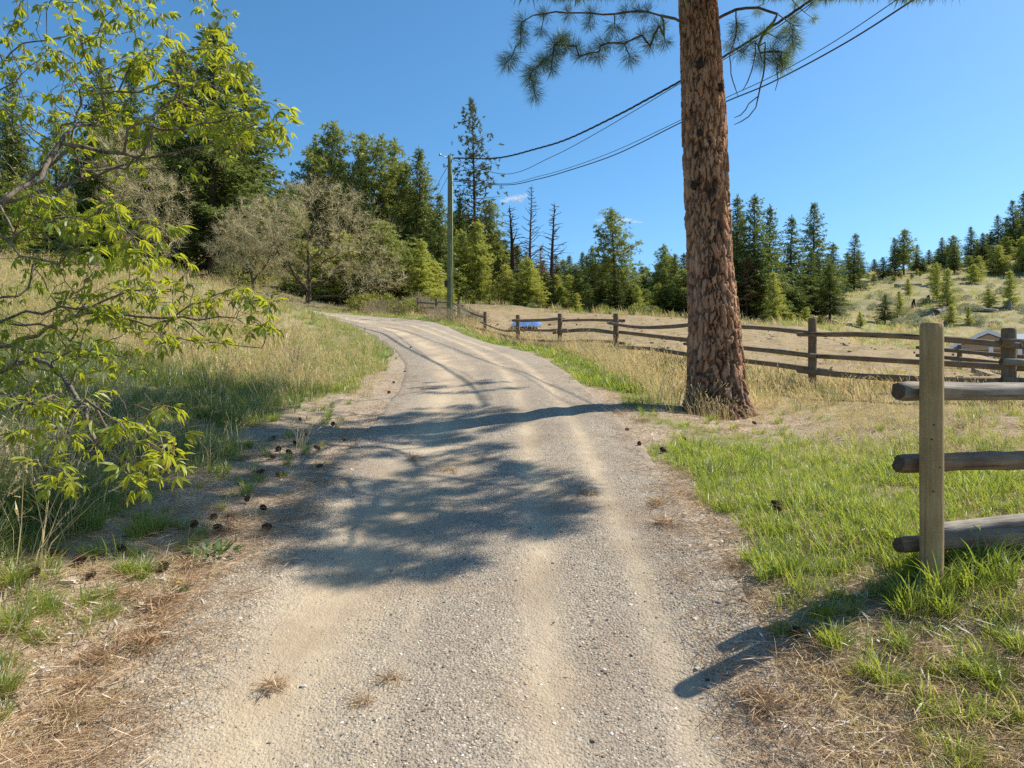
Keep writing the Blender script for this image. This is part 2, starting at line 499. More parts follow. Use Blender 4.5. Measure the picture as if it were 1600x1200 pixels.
def make_road_mat():
    m, nt, out = newmat('road_gravel')
    P = geo_pos(nt)
    lat = attr(nt, 'lat'); edge = attr(nt, 'edge'); track = attr(nt, 'track')
    v1 = voro(nt, P, 72); v2 = voro(nt, P, 150); v3 = voro(nt, P, 30)
    def sep(v, ch=0):
        s = nt.nodes.new('ShaderNodeSeparateColor'); nt.links.new(v.outputs['Color'], s.inputs[0]); return s.outputs[ch]
    stone1 = ramp(nt, sep(v1), [(0, (.08, .07, .058)), (.22, (.18, .157, .13)), (.55, (.30, .255, .20)), (.88, (.44, .375, .29)), (1, (.66, .61, .53))])
    stone2 = ramp(nt, sep(v2), [(0, (.12, .105, .088)), (.4, (.26, .22, .17)), (.8, (.38, .325, .245)), (1, (.54, .48, .39))])
    sand = mixc(nt, noise(nt, P, 3, 5, .7), (.42, .335, .225), (.56, .46, .32))
    grav = mixc(nt, ramp(nt, v1.outputs['Distance'], [(.15, 0.0), (.55, .9)]), stone1, stone2)
    big = math_(nt, 'GREATER_THAN', sep(v3, 1), .86)
    big = math_(nt, 'MULTIPLY', big, math_(nt, 'LESS_THAN', v3.outputs['Distance'], .34))
    grav = mixc(nt, big, grav, ramp(nt, sep(v3), [(0, (.15, .14, .14)), (.6, (.42, .39, .35)), (1, (.62, .58, .52))]))
    patch = noise(nt, P, .8, 5, .65)
    t = math_(nt, 'MULTIPLY', track, ramp(nt, patch, [(.25, .55), (.6, 1.0)]))
    t = math_(nt, 'ADD', t, math_(nt, 'MULTIPLY', ramp(nt, noise(nt, P, 22, 3, .7), [(.45, 0.0), (.65, 1.0)]), .25))
    c = mixc(nt, t, grav, sand)
    c = mixc(nt, math_(nt, 'MULTIPLY', ramp(nt, noise(nt, P, 1.7, 4), [(.48, 0.0), (.68, 1.0)]), .5), c, (.27, .19, .12))
    c = mixc(nt, math_(nt, 'MULTIPLY', ramp(nt, noise(nt, scaled(nt, P, (1, .45, 1)), .9, 6, .7), [(.46, 0.0), (.62, 1.0)]), .45), c, (.24, .20, .16))
    lit = mixc(nt, noise(nt, P, 9, 5, .7), (.17, .105, .06), (.46, .34, .21))
    lit = mixc(nt, ramp(nt, noise(nt, P, 60, 4, .7), [(.4, 0.0), (.6, .8)]), lit, (.52, .43, .30))
    ef = ramp(nt, math_(nt, 'ADD', edge, math_(nt, 'MULTIPLY', math_(nt, 'SUBTRACT', noise(nt, P, 2.4, 6, .72), .5), 1.1)), [(.42, 0.0), (.72, 1.0)])
    c = mixc(nt, ef, c, lit)
    hg = math_(nt, 'MULTIPLY', v1.outputs['Distance'], -1.0)
    hg = math_(nt, 'MULTIPLY', hg, math_(nt, 'SUBTRACT', 1.0, math_(nt, 'MULTIPLY', t, .75)))
    b = bump(nt, noise(nt, P, 7, 6, .7), .35, .05)
    b = bump(nt, hg, .65, .012, b)
    b = bump(nt, math_(nt, 'MULTIPLY', v2.outputs['Distance'], -1.0), .35, .005, b)
    solid(nt, out, c, .95, b, .12)
    return m

def make_bark_mat(name, plate_a, plate_b, crack, use_attr=True):
    m, nt, out = newmat(name)
    P = obj_co(nt)
    Ps = scaled(nt, P, (1, 1, .3))
    n = noise(nt, Ps, 14, 6, .7); n2 = noise(nt, Ps, 70, 4, .7)
    c = mixc(nt, ramp(nt, n, [(.3, 0.0), (.7, 1.0)]), plate_a, plate_b)
    c = mixc(nt, math_(nt, 'MULTIPLY', ramp(nt, n2, [(.45, 0.0), (.7, 1.0)]), .5), c, tuple(min(1, v * 1.35) for v in plate_b))
    if use_attr:
        c = mixc(nt, ramp(nt, noise(nt, scaled(nt, P, (1, 1, .5)), 2.2, 4, .6), [(.42, 0.0), (.62, .55)]), c, (.36, .255, .185))
        c = mixc(nt, ramp(nt, noise(nt, scaled(nt, P, (1, 1, .4)), 3.7, 4, .6), [(.5, 0.0), (.66, .6)]), c, (.44, .20, .10))
        c = mixc(nt, attr(nt, 'cell'), c, tuple(v * .5 for v in plate_a))
        c = mixc(nt, attr(nt, 'scorch'), c, (.055, .042, .034))
        c = mixc(nt, attr(nt, 'crack'), c, crack)
        b = bump(nt, n2, .5, .012)
    else:
        n3 = noise(nt, scaled(nt, P, (1, 1, .18)), 40, 4, .6)
        c = mixc(nt, ramp(nt, n3, [(.35, 1.0), (.5, 0.0)]), c, crack)
        b = bump(nt, n3, .7, .015)
    solid(nt, out, c, .92, b, .12)
    return m

def wood_mat(name, a, b, crack, along='x', rough=.85):
    """weathered round wood, grain along the piece's own long axis"""
    m, nt, out = newmat(name)
    P = obj_co(nt)
    sc = (.06, 1, 1) if along == 'x' else (1, 1, .06)
    g = noise(nt, scaled(nt, P, sc), 60, 5, .7); g2 = noise(nt, scaled(nt, P, sc), 22, 4, .6, .4); big = noise(nt, P, 3.5, 4, .6)
    c = mixc(nt, ramp(nt, g, [(.3, 0.0), (.7, 1.0)]), a, b)
    c = mixc(nt, math_(nt, 'MULTIPLY', ramp(nt, big, [(.4, 0.0), (.7, 1.0)]), .6), c, tuple(v * .55 for v in a))
    c = mixc(nt, ramp(nt, g2, [(.31, 1.0), (.37, 0.0)]), c, crack)
    bb = bump(nt, g2, .9, .018)
    bb = bump(nt, g, .35, .006, bb)
    solid(nt, out, c, rough, bb, .2)
    return m

def plain(name, col, rough=.7, spec=.3, var=.25, nsc=8, metal=0):
    m, nt, out = newmat(name)
    c = mixc(nt, math_(nt, 'MULTIPLY', noise(nt, obj_co(nt), nsc, 4, .6), 1.0), tuple(v * (1 - var) for v in col), tuple(min(1, v * (1 + var)) for v in col))
    p = solid(nt, out, c, rough, None, spec); p.inputs['Metallic'].default_value = metal
    return m

M = {}
M['ground'] = make_ground_mat()
M['road'] = make_road_mat()
M['pine_bark'] = make_bark_mat('ponderosa_bark', (.36, .165, .09), (.60, .36, .22), (.035, .02, .014))
M['limb_bark'] = make_bark_mat('limb_bark', (.11, .085, .065), (.20, .165, .13), (.04, .03, .025), False)
M['elder_bark'] = make_bark_mat('elder_bark', (.10, .08, .06), (.23, .19, .145), (.05, .04, .03), False)
M['far_bark'] = plain('far_bark', (.10, .07, .05), .9, .1, .4, 4)
M['snag_wood'] = plain('snag_wood', (.085, .058, .045), .9, .1, .4, 4)
M['bare_twig'] = leafmat('bare_twig', [(.34, .28, .15), (.47, .40, .22), (.58, .50, .29)], .1, 'island', gloss=.02)
M['bare_bark'] = plain('bare_bark', (.085, .065, .048), .9, .1, .4, 6)
M['bud'] = leafmat('bud_leaf', [(.48, .46, .18), (.62, .57, .28)], .4, 'island', gloss=.02)
M['grass_green'] = leafmat('green_grass', [(.11, .19, .022), (.18, .26, .032), (.30, .32, .065)], .5, 'tint', tcol=(.50, .58, .06))
M['grass_blue'] = leafmat('tall_grass', [(.09, .135, .032), (.15, .19, .048), (.28, .27, .10)], .45, 'tint', tcol=(.30, .38, .08))
M['grass_dry'] = leafmat('dry_grass', [(.36, .275, .115), (.50, .395, .185), (.60, .49, .26)], .4, 'tint', gloss=.03)
M['needle_dead'] = leafmat('fallen_needle', [(.24, .135, .07), (.42, .28, .155), (.58, .45, .29)], .15, 'rnd', gloss=.03)
M['elder_leaf'] = leafmat('elder_leaf', [(.05, .095, .014), (.085, .15, .018), (.14, .21, .022), (.26, .30, .035)], .6, 'rnd', tcol=(.66, .66, .03), gloss=.025)
M['elder_leaf_i'] = leafmat('elder_leaf_small', [(.05, .095, .014), (.085, .15, .018), (.14, .21, .022), (.26, .30, .035)], .6, 'island', tcol=(.66, .66, .03), gloss=.025)
M['catkin'] = leafmat('catkin', [(.30, .17, .08), (.42, .28, .14)], .3, 'island', gloss=.02)
M['needle'] = leafmat('pine_needle', [(.07, .12, .02), (.115, .165, .03), (.20, .23, .05)], .45, 'island', gloss=.06)
M['fir'] = leafmat('fir_needles', [(.085, .12, .03), (.13, .17, .04), (.19, .21, .055)], .3, 'rnd', gloss=.02, nscale=.8)
M['pine'] = leafmat('pine_needles', [(.13, .17, .036), (.18, .215, .046), (.25, .265, .065)], .35, 'rnd', gloss=.02, nscale=.8)
M['pine_dark'] = leafmat('dark_pine_needles', [(.06, .082, .03), (.10, .12, .04)], .25, 'rnd', gloss=.02, nscale=.8)
M['young'] = leafmat('young_needles', [(.22, .26, .045), (.30, .33, .06), (.38, .36, .09)], .4, 'rnd', gloss=.02, nscale=.8)
M['dying'] = leafmat('dying_needles', [(.17, .085, .04), (.26, .15, .075)], .3, 'rnd', gloss=.01, nscale=.8)
M['sage'] = leafmat('sage_leaves', [(.16, .18, .11), (.22, .24, .14), (.30, .30, .17)], .3, 'rnd', gloss=.02, nscale=1.2)
M['brush'] = leafmat('brush_twigs', [(.20, .16, .11), (.30, .25, .17)], .2, 'rnd', gloss=.01, nscale=2)
M['bushleaf'] = leafmat('bush_leaves', [(.12, .16, .03), (.19, .21, .045), (.30, .25, .05)], .45, 'rnd', gloss=.02, nscale=1)
M['rail'] = wood_mat('weathered_rail', (.17, .115, .07), (.33, .25, .17), (.035, .028, .022), 'x')
M['rail_grey'] = wood_mat('grey_rail', (.20, .175, .145), (.40, .36, .30), (.06, .05, .04), 'x')
M['post_dark'] = wood_mat('weathered_post', (.14, .098, .062), (.27, .205, .14), (.035, .028, .022), 'z')
M['post_green'] = wood_mat('treated_post', (.30, .205, .09), (.47, .35, .175), (.07, .05, .03), 'z')
M['pole'] = wood_mat('treated_pole', (.13, .155, .085), (.21, .235, .13), (.06, .065, .04), 'z')
M['endgrain'] = plain('log_end', (.10, .075, .05), .9, .1, .5, 30)
M['wire'] = plain('wire_black', (.02, .02, .022), .5, .4, .1)
M['tarp'] = plain('blue_tarp', (.07, .15, .36), .45, .5, .3, 2)
M['metal'] = plain('grey_metal', (.35, .36, .37), .45, .5, .15, 5, .6)
M['dark'] = plain('dark_box', (.03, .03, .035), .6, .3, .2)
M['stake'] = plain('pale_stake_and_lit_edge', (.42, .44, .18), .7, .2, .2)
M['wall_tan'] = plain('tan_siding', (.42, .33, .25), .85, .2, .08, 3)
M['roof'] = plain('roof_shingle', (.27, .31, .36), .8, .2, .2, 12)
M['trim'] = plain('white_trim', (.72, .76, .80), .6, .3, .05, 3)
M['glass'] = plain('window_glass', (.03, .045, .06), .08, .6, .1)
M['log_grey'] = wood_mat('fallen_log', (.17, .155, .14), (.33, .30, .27), (.05, .045, .04), 'x')
M['char'] = plain('charred_wood', (.045, .032, .025), .9, .2, .5, 10)
M['rock'] = plain('rock', (.30, .28, .255), .9, .2, .35, 5)
M['stone'] = plain('stone', (.44, .40, .34), .85, .25, .35, 20)
M['cone'] = plain('cone_scale', (.105, .062, .04), .85, .2, .4, 30)
M['chip'] = plain('pale_wood', (.60, .55, .47), .8, .2, .2, 20)
M['weed'] = leafmat('weed_leaf', [(.05, .11, .02), (.09, .16, .03)], .4, 'island', gloss=.06)
M['petal'] = leafmat('yellow_petal', [(.75, .55, .02), (.85, .65, .03)], .3, 'island', gloss=.02)

def gravel_mat():
    m, nt, out = newmat('loose_gravel')
    f = obj_rnd(nt)
    c = ramp(nt, f, [(0, (.11, .095, .08)), (.25, (.23, .195, .155)), (.6, (.38, .315, .235)), (.86, (.50, .43, .33)), (1, (.72, .67, .59))])
    solid(nt, out, c, .85, None, .25)
    return m
M['gravel'] = gravel_mat()

# ------------------------------------------------------------------ ground, road
def build_ground():
    a_f = np.radians(np.linspace(-56, 56, 250)); a_b = np.radians(np.linspace(56, 304, 74))[1:-1]
    ang = np.concatenate([a_f, a_b]); na = len(ang)
    rr = np.concatenate([[.25], np.exp(np.linspace(math.log(.5), math.log(900), 330))]); nr = len(rr)
    A, RR = np.meshgrid(ang, rr)
    x = (RR * np.sin(A)).ravel(); y = (RR * np.cos(A)).ravel()
    z = H(x, y)
    reg = regions(x, y)
    inside = 1 - smooth(-.34, -.10, reg['e'])
    z = z - inside * (.035 + .0035 * reg['r'])
    ends = smooth(RC[-1, 0] - 2, RC[-1, 0] + 4, x)
    idx = np.arange(nr * na).reshape(nr, na)
    a = idx[:-1, :]; b = np.roll(idx, -1, 1)[:-1, :]; c = np.roll(idx, -1, 1)[1:, :]; d = idx[1:, :]
    faces = np.stack([a, d, c, b], -1).reshape(-1, 4)
    V = np.column_stack([x, y, z])
    V = np.vstack([V, [[0, 0, h1(0, 0) - .05]]]); ci = len(V) - 1
    attrs = {k: np.append(reg[k], 0) for k in ('litter', 'green', 'dry', 'field', 'forest', 'hill')}
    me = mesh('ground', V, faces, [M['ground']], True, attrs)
    o = obj('ground', me, kind='structure')
    o['label'] = 'uneven rising ground of dry soil, needles and meadow'
build_ground()

def road_tracks(lat, s):
    w = .05 * (vnoise(s * .5, s * 0, 5) - .5)
    t = lambda c, hw: np.exp(-((lat - c - w) / hw) ** 2)
    return np.clip(1.0 * t(-.72, .30) + .85 * t(.40, .13) + .75 * t(.96, .10) + .35 * t(-.25, .09), 0, 1)

def road_z(x, y, lat, s, e):
    return (H0(x, y) + .012 + .03 * (1 - np.clip(e, 0, 1) ** 2) - .022 * road_tracks(lat, s) + .018 * (fbm(x * 2.2, y * 2.2, 91) - .5) + .012 * (fbm(x * 9, y * 9, 93, 3) - .5)
            - .09 * smooth(.93, 1.0, e))

def build_road():
    ss = np.concatenate([np.arange(0, 22, .05), np.arange(22, RS[-1], .18)])
    cx = np.interp(ss, RS, RC[:, 0]); cy = np.interp(ss, RS, RC[:, 1])
    tx = np.interp(ss, RS, RT[:, 0]); ty = np.interp(ss, RS, RT[:, 1])
    hw = road_hw(cy)
    k = np.linspace(-1, 1, 57)
    wob = lambda side: .10 * (fbm(ss * .9, ss * 0 + side * 7, 81) - .5) + .05 * (fbm(ss * 4, ss * 0 + side * 7, 83) - .5)
    half = hw[:, None] + .12 + np.where(k[None] < 0, wob(1)[:, None], wob(2)[:, None])
    lat = k[None] * half
    x = cx[:, None] + lat * ty[:, None]; y = cy[:, None] - lat * tx[:, None]
    S = np.broadcast_to(ss[:, None], lat.shape)
    z = H0(x, y)
    e = np.abs(lat) / half
    tr = road_tracks(lat, S)
    z = road_z(x.ravel(), y.ravel(), lat.ravel(), S.ravel(), e.ravel()).reshape(lat.shape)
    nr, nc = lat.shape
    idx = np.arange(nr * nc).reshape(nr, nc)
    faces = np.stack([idx[:-1, :-1], idx[:-1, 1:], idx[1:, 1:], idx[1:, :-1]], -1).reshape(-1, 4)
    edge = smooth(.84, 1.02, e) * np.where(lat < 0, 1.0, .9)
    me = mesh('gravel_road', np.column_stack([x.ravel(), y.ravel(), z.ravel()]), faces, [M['road']], True,
              dict(lat=lat.ravel(), edge=edge.ravel(), track=tr.ravel()))
    o = obj('gravel_road', me, kind='structure')
    o['label'] = 'winding uphill gravel driveway with pale wheel tracks'
build_road()

# ------------------------------------------------------------------ scatter of uncountable stuff
def scatter(name, protos, P, rot, scl, idx, tint=None, parent=None, label=None):
    P = np.asarray(P, np.float32)
    me = bpy.data.meshes.new(name)
    me.vertices.add(len(P)); me.vertices.foreach_set('co', P.ravel())
    a = me.attributes.new('rot', 'FLOAT_VECTOR', 'POINT'); a.data.foreach_set('vector', np.asarray(rot, np.float32).ravel())
    a = me.attributes.new('scl', 'FLOAT', 'POINT'); a.data.foreach_set('value', np.asarray(scl, np.float32))
    a = me.attributes.new('pick', 'INT', 'POINT'); a.data.foreach_set('value', np.asarray(idx, np.int32))
    if tint is not None:
        a = me.attributes.new('tint', 'FLOAT', 'POINT'); a.data.foreach_set('value', np.asarray(tint, np.float32))
    o = obj(name, me, parent, kind='stuff')
    if parent is not None:
        o.location = -parent.location
    if label: o['label'] = label
    c = bpy.data.collections.new(name + '_pieces')
    for i, pm in enumerate(protos):
        c.objects.link(bpy.data.objects.new('%s_piece_%02d' % (name, i), pm))
    ng = bpy.data.node_groups.new(name, 'GeometryNodeTree')
    ng.interface.new_socket(name='Geometry', in_out='INPUT', socket_type='NodeSocketGeometry')
    ng.interface.new_socket(name='Geometry', in_out='OUTPUT', socket_type='NodeSocketGeometry')
    gi = ng.nodes.new('NodeGroupInput'); go = ng.nodes.new('NodeGroupOutput')
    ip = ng.nodes.new('GeometryNodeInstanceOnPoints'); ci = ng.nodes.new('GeometryNodeCollectionInfo')
    ci.inputs['Collection'].default_value = c; ci.inputs['Separate Children'].default_value = True; ci.inputs['Reset Children'].default_value = True
    def na(n, t):
        q = ng.nodes.new('GeometryNodeInputNamedAttribute'); q.data_type = t; q.inputs['Name'].default_value = n
        return q.outputs['Attribute']
    L = ng.links.new
    L(gi.outputs[0], ip.inputs['Points']); L(ci.outputs[0], ip.inputs['Instance'])
    ip.inputs['Pick Instance'].default_value = True
    L(na('pick', 'INT'), ip.inputs['Instance Index']); L(na('rot', 'FLOAT_VECTOR'), ip.inputs['Rotation']); L(na('scl', 'FLOAT'), ip.inputs['Scale'])
    L(ip.outputs[0], go.inputs[0])
    mod = o.modifiers.new('scatter', 'NODES'); mod.node_group = ng
    return o

def tuft(r, n, h, spread, wd, lean, mat, name, heads=0):
    """a clump of curved tapering grass blades"""
    V = []; Fs = []; k = 0
    a = r.uniform(0, 2 * math.pi, n); rad = spread * np.sqrt(r.uniform(0, 1, n))
    hh = h * r.uniform(.45, 1.05, n)
    for i in range(n):
        bx, by = rad[i] * math.cos(a[i]), rad[i] * math.sin(a[i])
        az = a[i] + r.normal() * .9
        ln = lean * r.uniform(.3, 1.3)
        d = np.array([math.cos(az), math.sin(az), 0.0]); s = np.array([-math.sin(az + .6), math.cos(az + .6), 0.0])
        w = wd * r.uniform(.7, 1.2)
        pts = []
        for t in (0, .4, .75, 1.0):
            out = ln * t ** 2 * hh[i]
            pts.append(np.array([bx, by, hh[i] * (t - .35 * ln * t * t)]) + d * out)
        for p, ww in zip(pts[:3], (w * .8, w, w * .6)):
            V.append(p - s * ww * .5); V.append(p + s * ww * .5)
        V.append(pts[3])
        Fs += [(k, k + 1, k + 3, k + 2), (k + 2, k + 3, k + 5, k + 4), (k + 4, k + 5, k + 6)]
        k += 7
        if heads and r.uniform() < heads:
            p0, p1 = pts[2], pts[3]
            dv = unit(p1 - p0); q = .10 * hh[i] + .02
            for j in range(5):
                c = p1 - dv * q * (j / 5.0) * 1.2
                e = dv * .03 + r.normal(size=3) * .011; sw = np.cross(dv, r.normal(size=3)); sw = unit(sw) * .005
                V += [c - sw, c + sw, c + e]; Fs.append((k, k + 1, k + 2)); k += 3
    return mesh(name, V, Fs, [mat])

def area_points(n, d0, d1, uspan, seed, powr=1.0):
    """points spread over the ground in view and beyond its sides, thinning with distance"""
    r = np.random.default_rng(seed)
    d = np.exp(r.uniform(math.log(d0), math.log(d1), n)) if powr == 1.0 else (d0 ** (1 - powr) + r.uniform(0, 1, n) * (d1 ** (1 - powr) - d0 ** (1 - powr))) ** (1 / (1 - powr))
    u = r.uniform(-uspan, uspan, n) * (1 + .6 / d)
    return u * d, d, r

def upright(r, n, tilt=.15):
    return np.column_stack([r.normal(size=n) * tilt, r.normal(size=n) * tilt, r.uniform(0, 2 * math.pi, n)])

TR = np.random.default_rng(77)
lawn = [tuft(TR, 13, .11, .05, .0055, .55, M['grass_green'], 'lawn') for _ in range(5)] + [tuft(TR, 15, .2, .05, .006, .6, M['grass_green'], 'lawn') for _ in range(3)]
tall = [tuft(TR, 24, .40, .07, .0065, .65, M['grass_blue'], 'tall') for _ in range(4)]
dryt = [tuft(TR, 16, .60, .09, .0045, .5, M['grass_dry'], 'dry', .8) for _ in range(4)]
dryl = [tuft(TR, 16, .13, .09, .0042, 1.7, M['grass_dry'], 'drylow') for _ in range(3)]
clump = [tuft(TR, 60, .30, .07, .008, .8, M['grass_green'], 'clump') for _ in range(3)]
fart = [tuft(TR, 18, .55, .28, .022, .6, M['grass_dry'], 'far') for _ in range(3)]
farg = [tuft(TR, 18, .40, .28, .022, .6, M['grass_green'], 'farg') for _ in range(3)]

def put_grass(name, protos, x, y, keep, r, s0, s1, label, tint=None, sink=.01, tilt=.12):
    k = np.nonzero(keep)[0]
    x = x[k]; y = y[k]; n = len(k)
    z = H(x, y) - sink
    t = np.clip((r.normal(.5, .22, n) if tint is None else tint[k] + r.normal(0, .15, n)), 0, 1)
    return scatter(name, protos, np.column_stack([x, y, z]), upright(r, n, tilt), r.uniform(s0[k] if hasattr(s0, '__len__') else s0, s1[k] if hasattr(s1, '__len__') else s1, n) * (.5 + 1.0 * fbm(x * 1.5, y * 1.5, 141, 3)), r.integers(0, len(protos), n), t, label=label)

def build_grass():
    # short green grass
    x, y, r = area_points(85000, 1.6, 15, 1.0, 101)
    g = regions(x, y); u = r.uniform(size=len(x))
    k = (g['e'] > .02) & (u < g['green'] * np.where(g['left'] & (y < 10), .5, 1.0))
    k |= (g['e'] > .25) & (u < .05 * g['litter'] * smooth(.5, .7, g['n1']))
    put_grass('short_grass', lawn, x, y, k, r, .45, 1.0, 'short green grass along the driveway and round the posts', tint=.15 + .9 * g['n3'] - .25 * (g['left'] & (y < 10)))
    # tall green grass
    x, y, r = area_points(26000, 2.0, 15, 1.0, 102)
    g = regions(x, y); u = r.uniform(size=len(x))
    pl = g['left'] * smooth(.9, 1.9, g['e'] + (g['n1'] - .5) * .8) * (y < 11.5) * smooth(.33, .52, g['n3'] * .45 + g['n1'] * .55)
    pr = (~g['left']) * .22 * smooth(2.4, 3.6, x) * smooth(5, 6.5, y) * (1 - g['field']) * (1 - g['litter']) * smooth(.4, .6, g['n1'])
    put_grass('tall_grass', tall, x, y, (g['e'] > .1) & (u < .95 * pl + pr), r, .45, .95, 'tall blue green grass on the shaded bank', tint=.2 + .5 * g['n1'])
    # tall dry grass round the trunk and along the fence
    x, y, r = area_points(34000, 2.2, 30, 1.0, 103)
    g = regions(x, y); u = r.uniform(size=len(x))
    pd = np.where(g['left'], .03 * (y < 10.5) + .34 * (y >= 10.5), .85 * smooth(8.6, 10, y) * smooth(.5, 1.1, g['e']) * (x < 2.4) + .22 * smooth(2.6, 4.4, x) * smooth(4.8, 7, y))
    pd = pd * (1 - g['litter'] * .8) * (1 - g['field']) * (1 - g['forest']) * (1 - g['hill'])
    pd = pd + .5 * (np.exp(-((x - 2.80) / .5) ** 2 - ((y - 9.05) / .26) ** 2))
    put_grass('dry_grass', dryt, x, y, (g['e'] > .35) & (u < pd) & (np.hypot(x - 2.9, y - 9.7) > .46), r, np.where((x > 2.6) & (y > 5), .35, .55), np.where((x > 2.6) & (y > 5), .7, 1.15), 'tall blond dry grass with seed heads by fence and bank', tint=.2 + .6 * g['n1'])
    # matted dry blades
    x, y, r = area_points(30000, 1.7, 22, 1.0, 104)
    g = regions(x, y); u = r.uniform(size=len(x))
    pm = (.20 + .45 * g['dry'] + .10 * g['litter']) * np.where(g['left'] & (y < 10.5), .35, 1) * (1 - g['field'] * .9) * (1 - g['forest']) * (1 - g['hill'])
    put_grass('matted_grass', dryl, x, y, (g['e'] > .12) & (u < pm), r, .5, 1.2, 'matted dead grass blades lying among the green')
    # single strong clumps near the camera
    pts = [(1455, 930, .9), (1430, 945, .8), (1410, 965, .75), (1485, 955, .7), (1295, 1020, .7), (1285, 1005, .55), (1220, 985, .4), (1545, 900, 1.0), (1530, 920, .9), (1570, 915, .95), (1375, 1075, .7), (1350, 1065, .5), (1450, 1120, .5),
           (1210, 905, .7), (1180, 880, .6), (1250, 890, .6), (1295, 890, .4), (1300, 935, .4), (1330, 880, .4), (1400, 1015, .5), (1540, 1060, .6), (1580, 1020, .6), (1500, 1050, .4), (1560, 970, .5),
           (60, 815, .95), (30, 830, .9), (90, 800, .9), (140, 825, .7), (215, 840, .7), (235, 830, .6), (150, 870, .5), (220, 900, .6), (190, 895, .5), (20, 915, .8), (70, 945, .6), (85, 960, .5), (180, 960, .45), (150, 940, .4), (15, 985, .7), (65, 1005, .5),
           (25, 965, .5), (10, 1085, .6), (390, 770, .6), (340, 735, .6), (430, 660, .5), (515, 660, .4), (300, 760, .5), (520, 655, .5), (500, 640, .5), (600, 580, .6), (612, 560, .6), (380, 700, .6)]
    P = []; S = []
    for px, py, s in pts:
        for j in range(2):
            q = ground_at(px + random.uniform(-14, 14), py + random.uniform(-6, 6))
            P.append((q[0], q[1], q[2] - .01)); S.append(s * random.uniform(.75, 1.1))
    xx, yy, r2 = area_points(3400, 2.2, 12, 1.0, 111)
    g = regions(xx, yy); u = r2.uniform(size=len(xx))
    for j in np.nonzero((g['e'] > .15) & (u < .25 * g['green'] + np.where(g["left"], .5, .8) * g['litter'] * (g['e'] > .3)))[0]:
        P.append((xx[j], yy[j], h1(xx[j], yy[j]) - .01)); S.append(r2.uniform(.18, .5))
    n = len(P)
    scatter('grass_clumps', clump, P, upright(r, n, .1), np.array(S), r.integers(0, 3, n), np.clip(r.normal(.5, .2, n), 0, 1), label='bright green grass clumps beside posts and road edge')
    # the farther meadow, verge and hillside
    x, y, r = area_points(30000, 9, 60, 1.0, 105)
    g = regions(x, y); u = r.uniform(size=len(x))
    put_grass('far_dry_grass', fart, x, y, (g['e'] > .5) & (u < g['dry'] * smooth(9, 15, y) * np.where(g['left'], .36, .5) + .3 * smooth(40, 50, y) * (1 - g['field'])), r, .4, .85, 'blond meadow grass on the bank', tint=.1 + .7 * g['n1'])
    x, y, r = area_points(30000, 11, 60, 1.0, 106)
    g = regions(x, y); u = r.uniform(size=len(x))
    pv = np.where(g['left'], (1 - smooth(1.2, 3.2, g['e'])) + .30 + .45 * smooth(.42, .56, g['n1']), .12 * (g['sd'] < .3) + (1 - smooth(.8, 1.6, g['e'])))
    put_grass('far_green_grass', farg, x, y, (g['e'] > .1) & (u < pv * (1 - g['field'] * .95) * (1 - g['litter']) * (1 - g['hill'])), r, .25, .6, 'bright green grass strip along the upper driveway', tint=.3 + .5 * g['n2'])
    x, y, r = area_points(26000, 45, 150, 1.0, 107)
    g = regions(x, y); u = r.uniform(size=len(x))
    put_grass('hillside_grass', fart + farg, x, y, u < .75 * np.maximum(g['hill'], g['forest'] * .5) * smooth(.3, .55, g['n2']), r, .7, 1.5, 'dry and green tussocks over the far slope', tint=.3 + .6 * g['n1'])
build_grass()

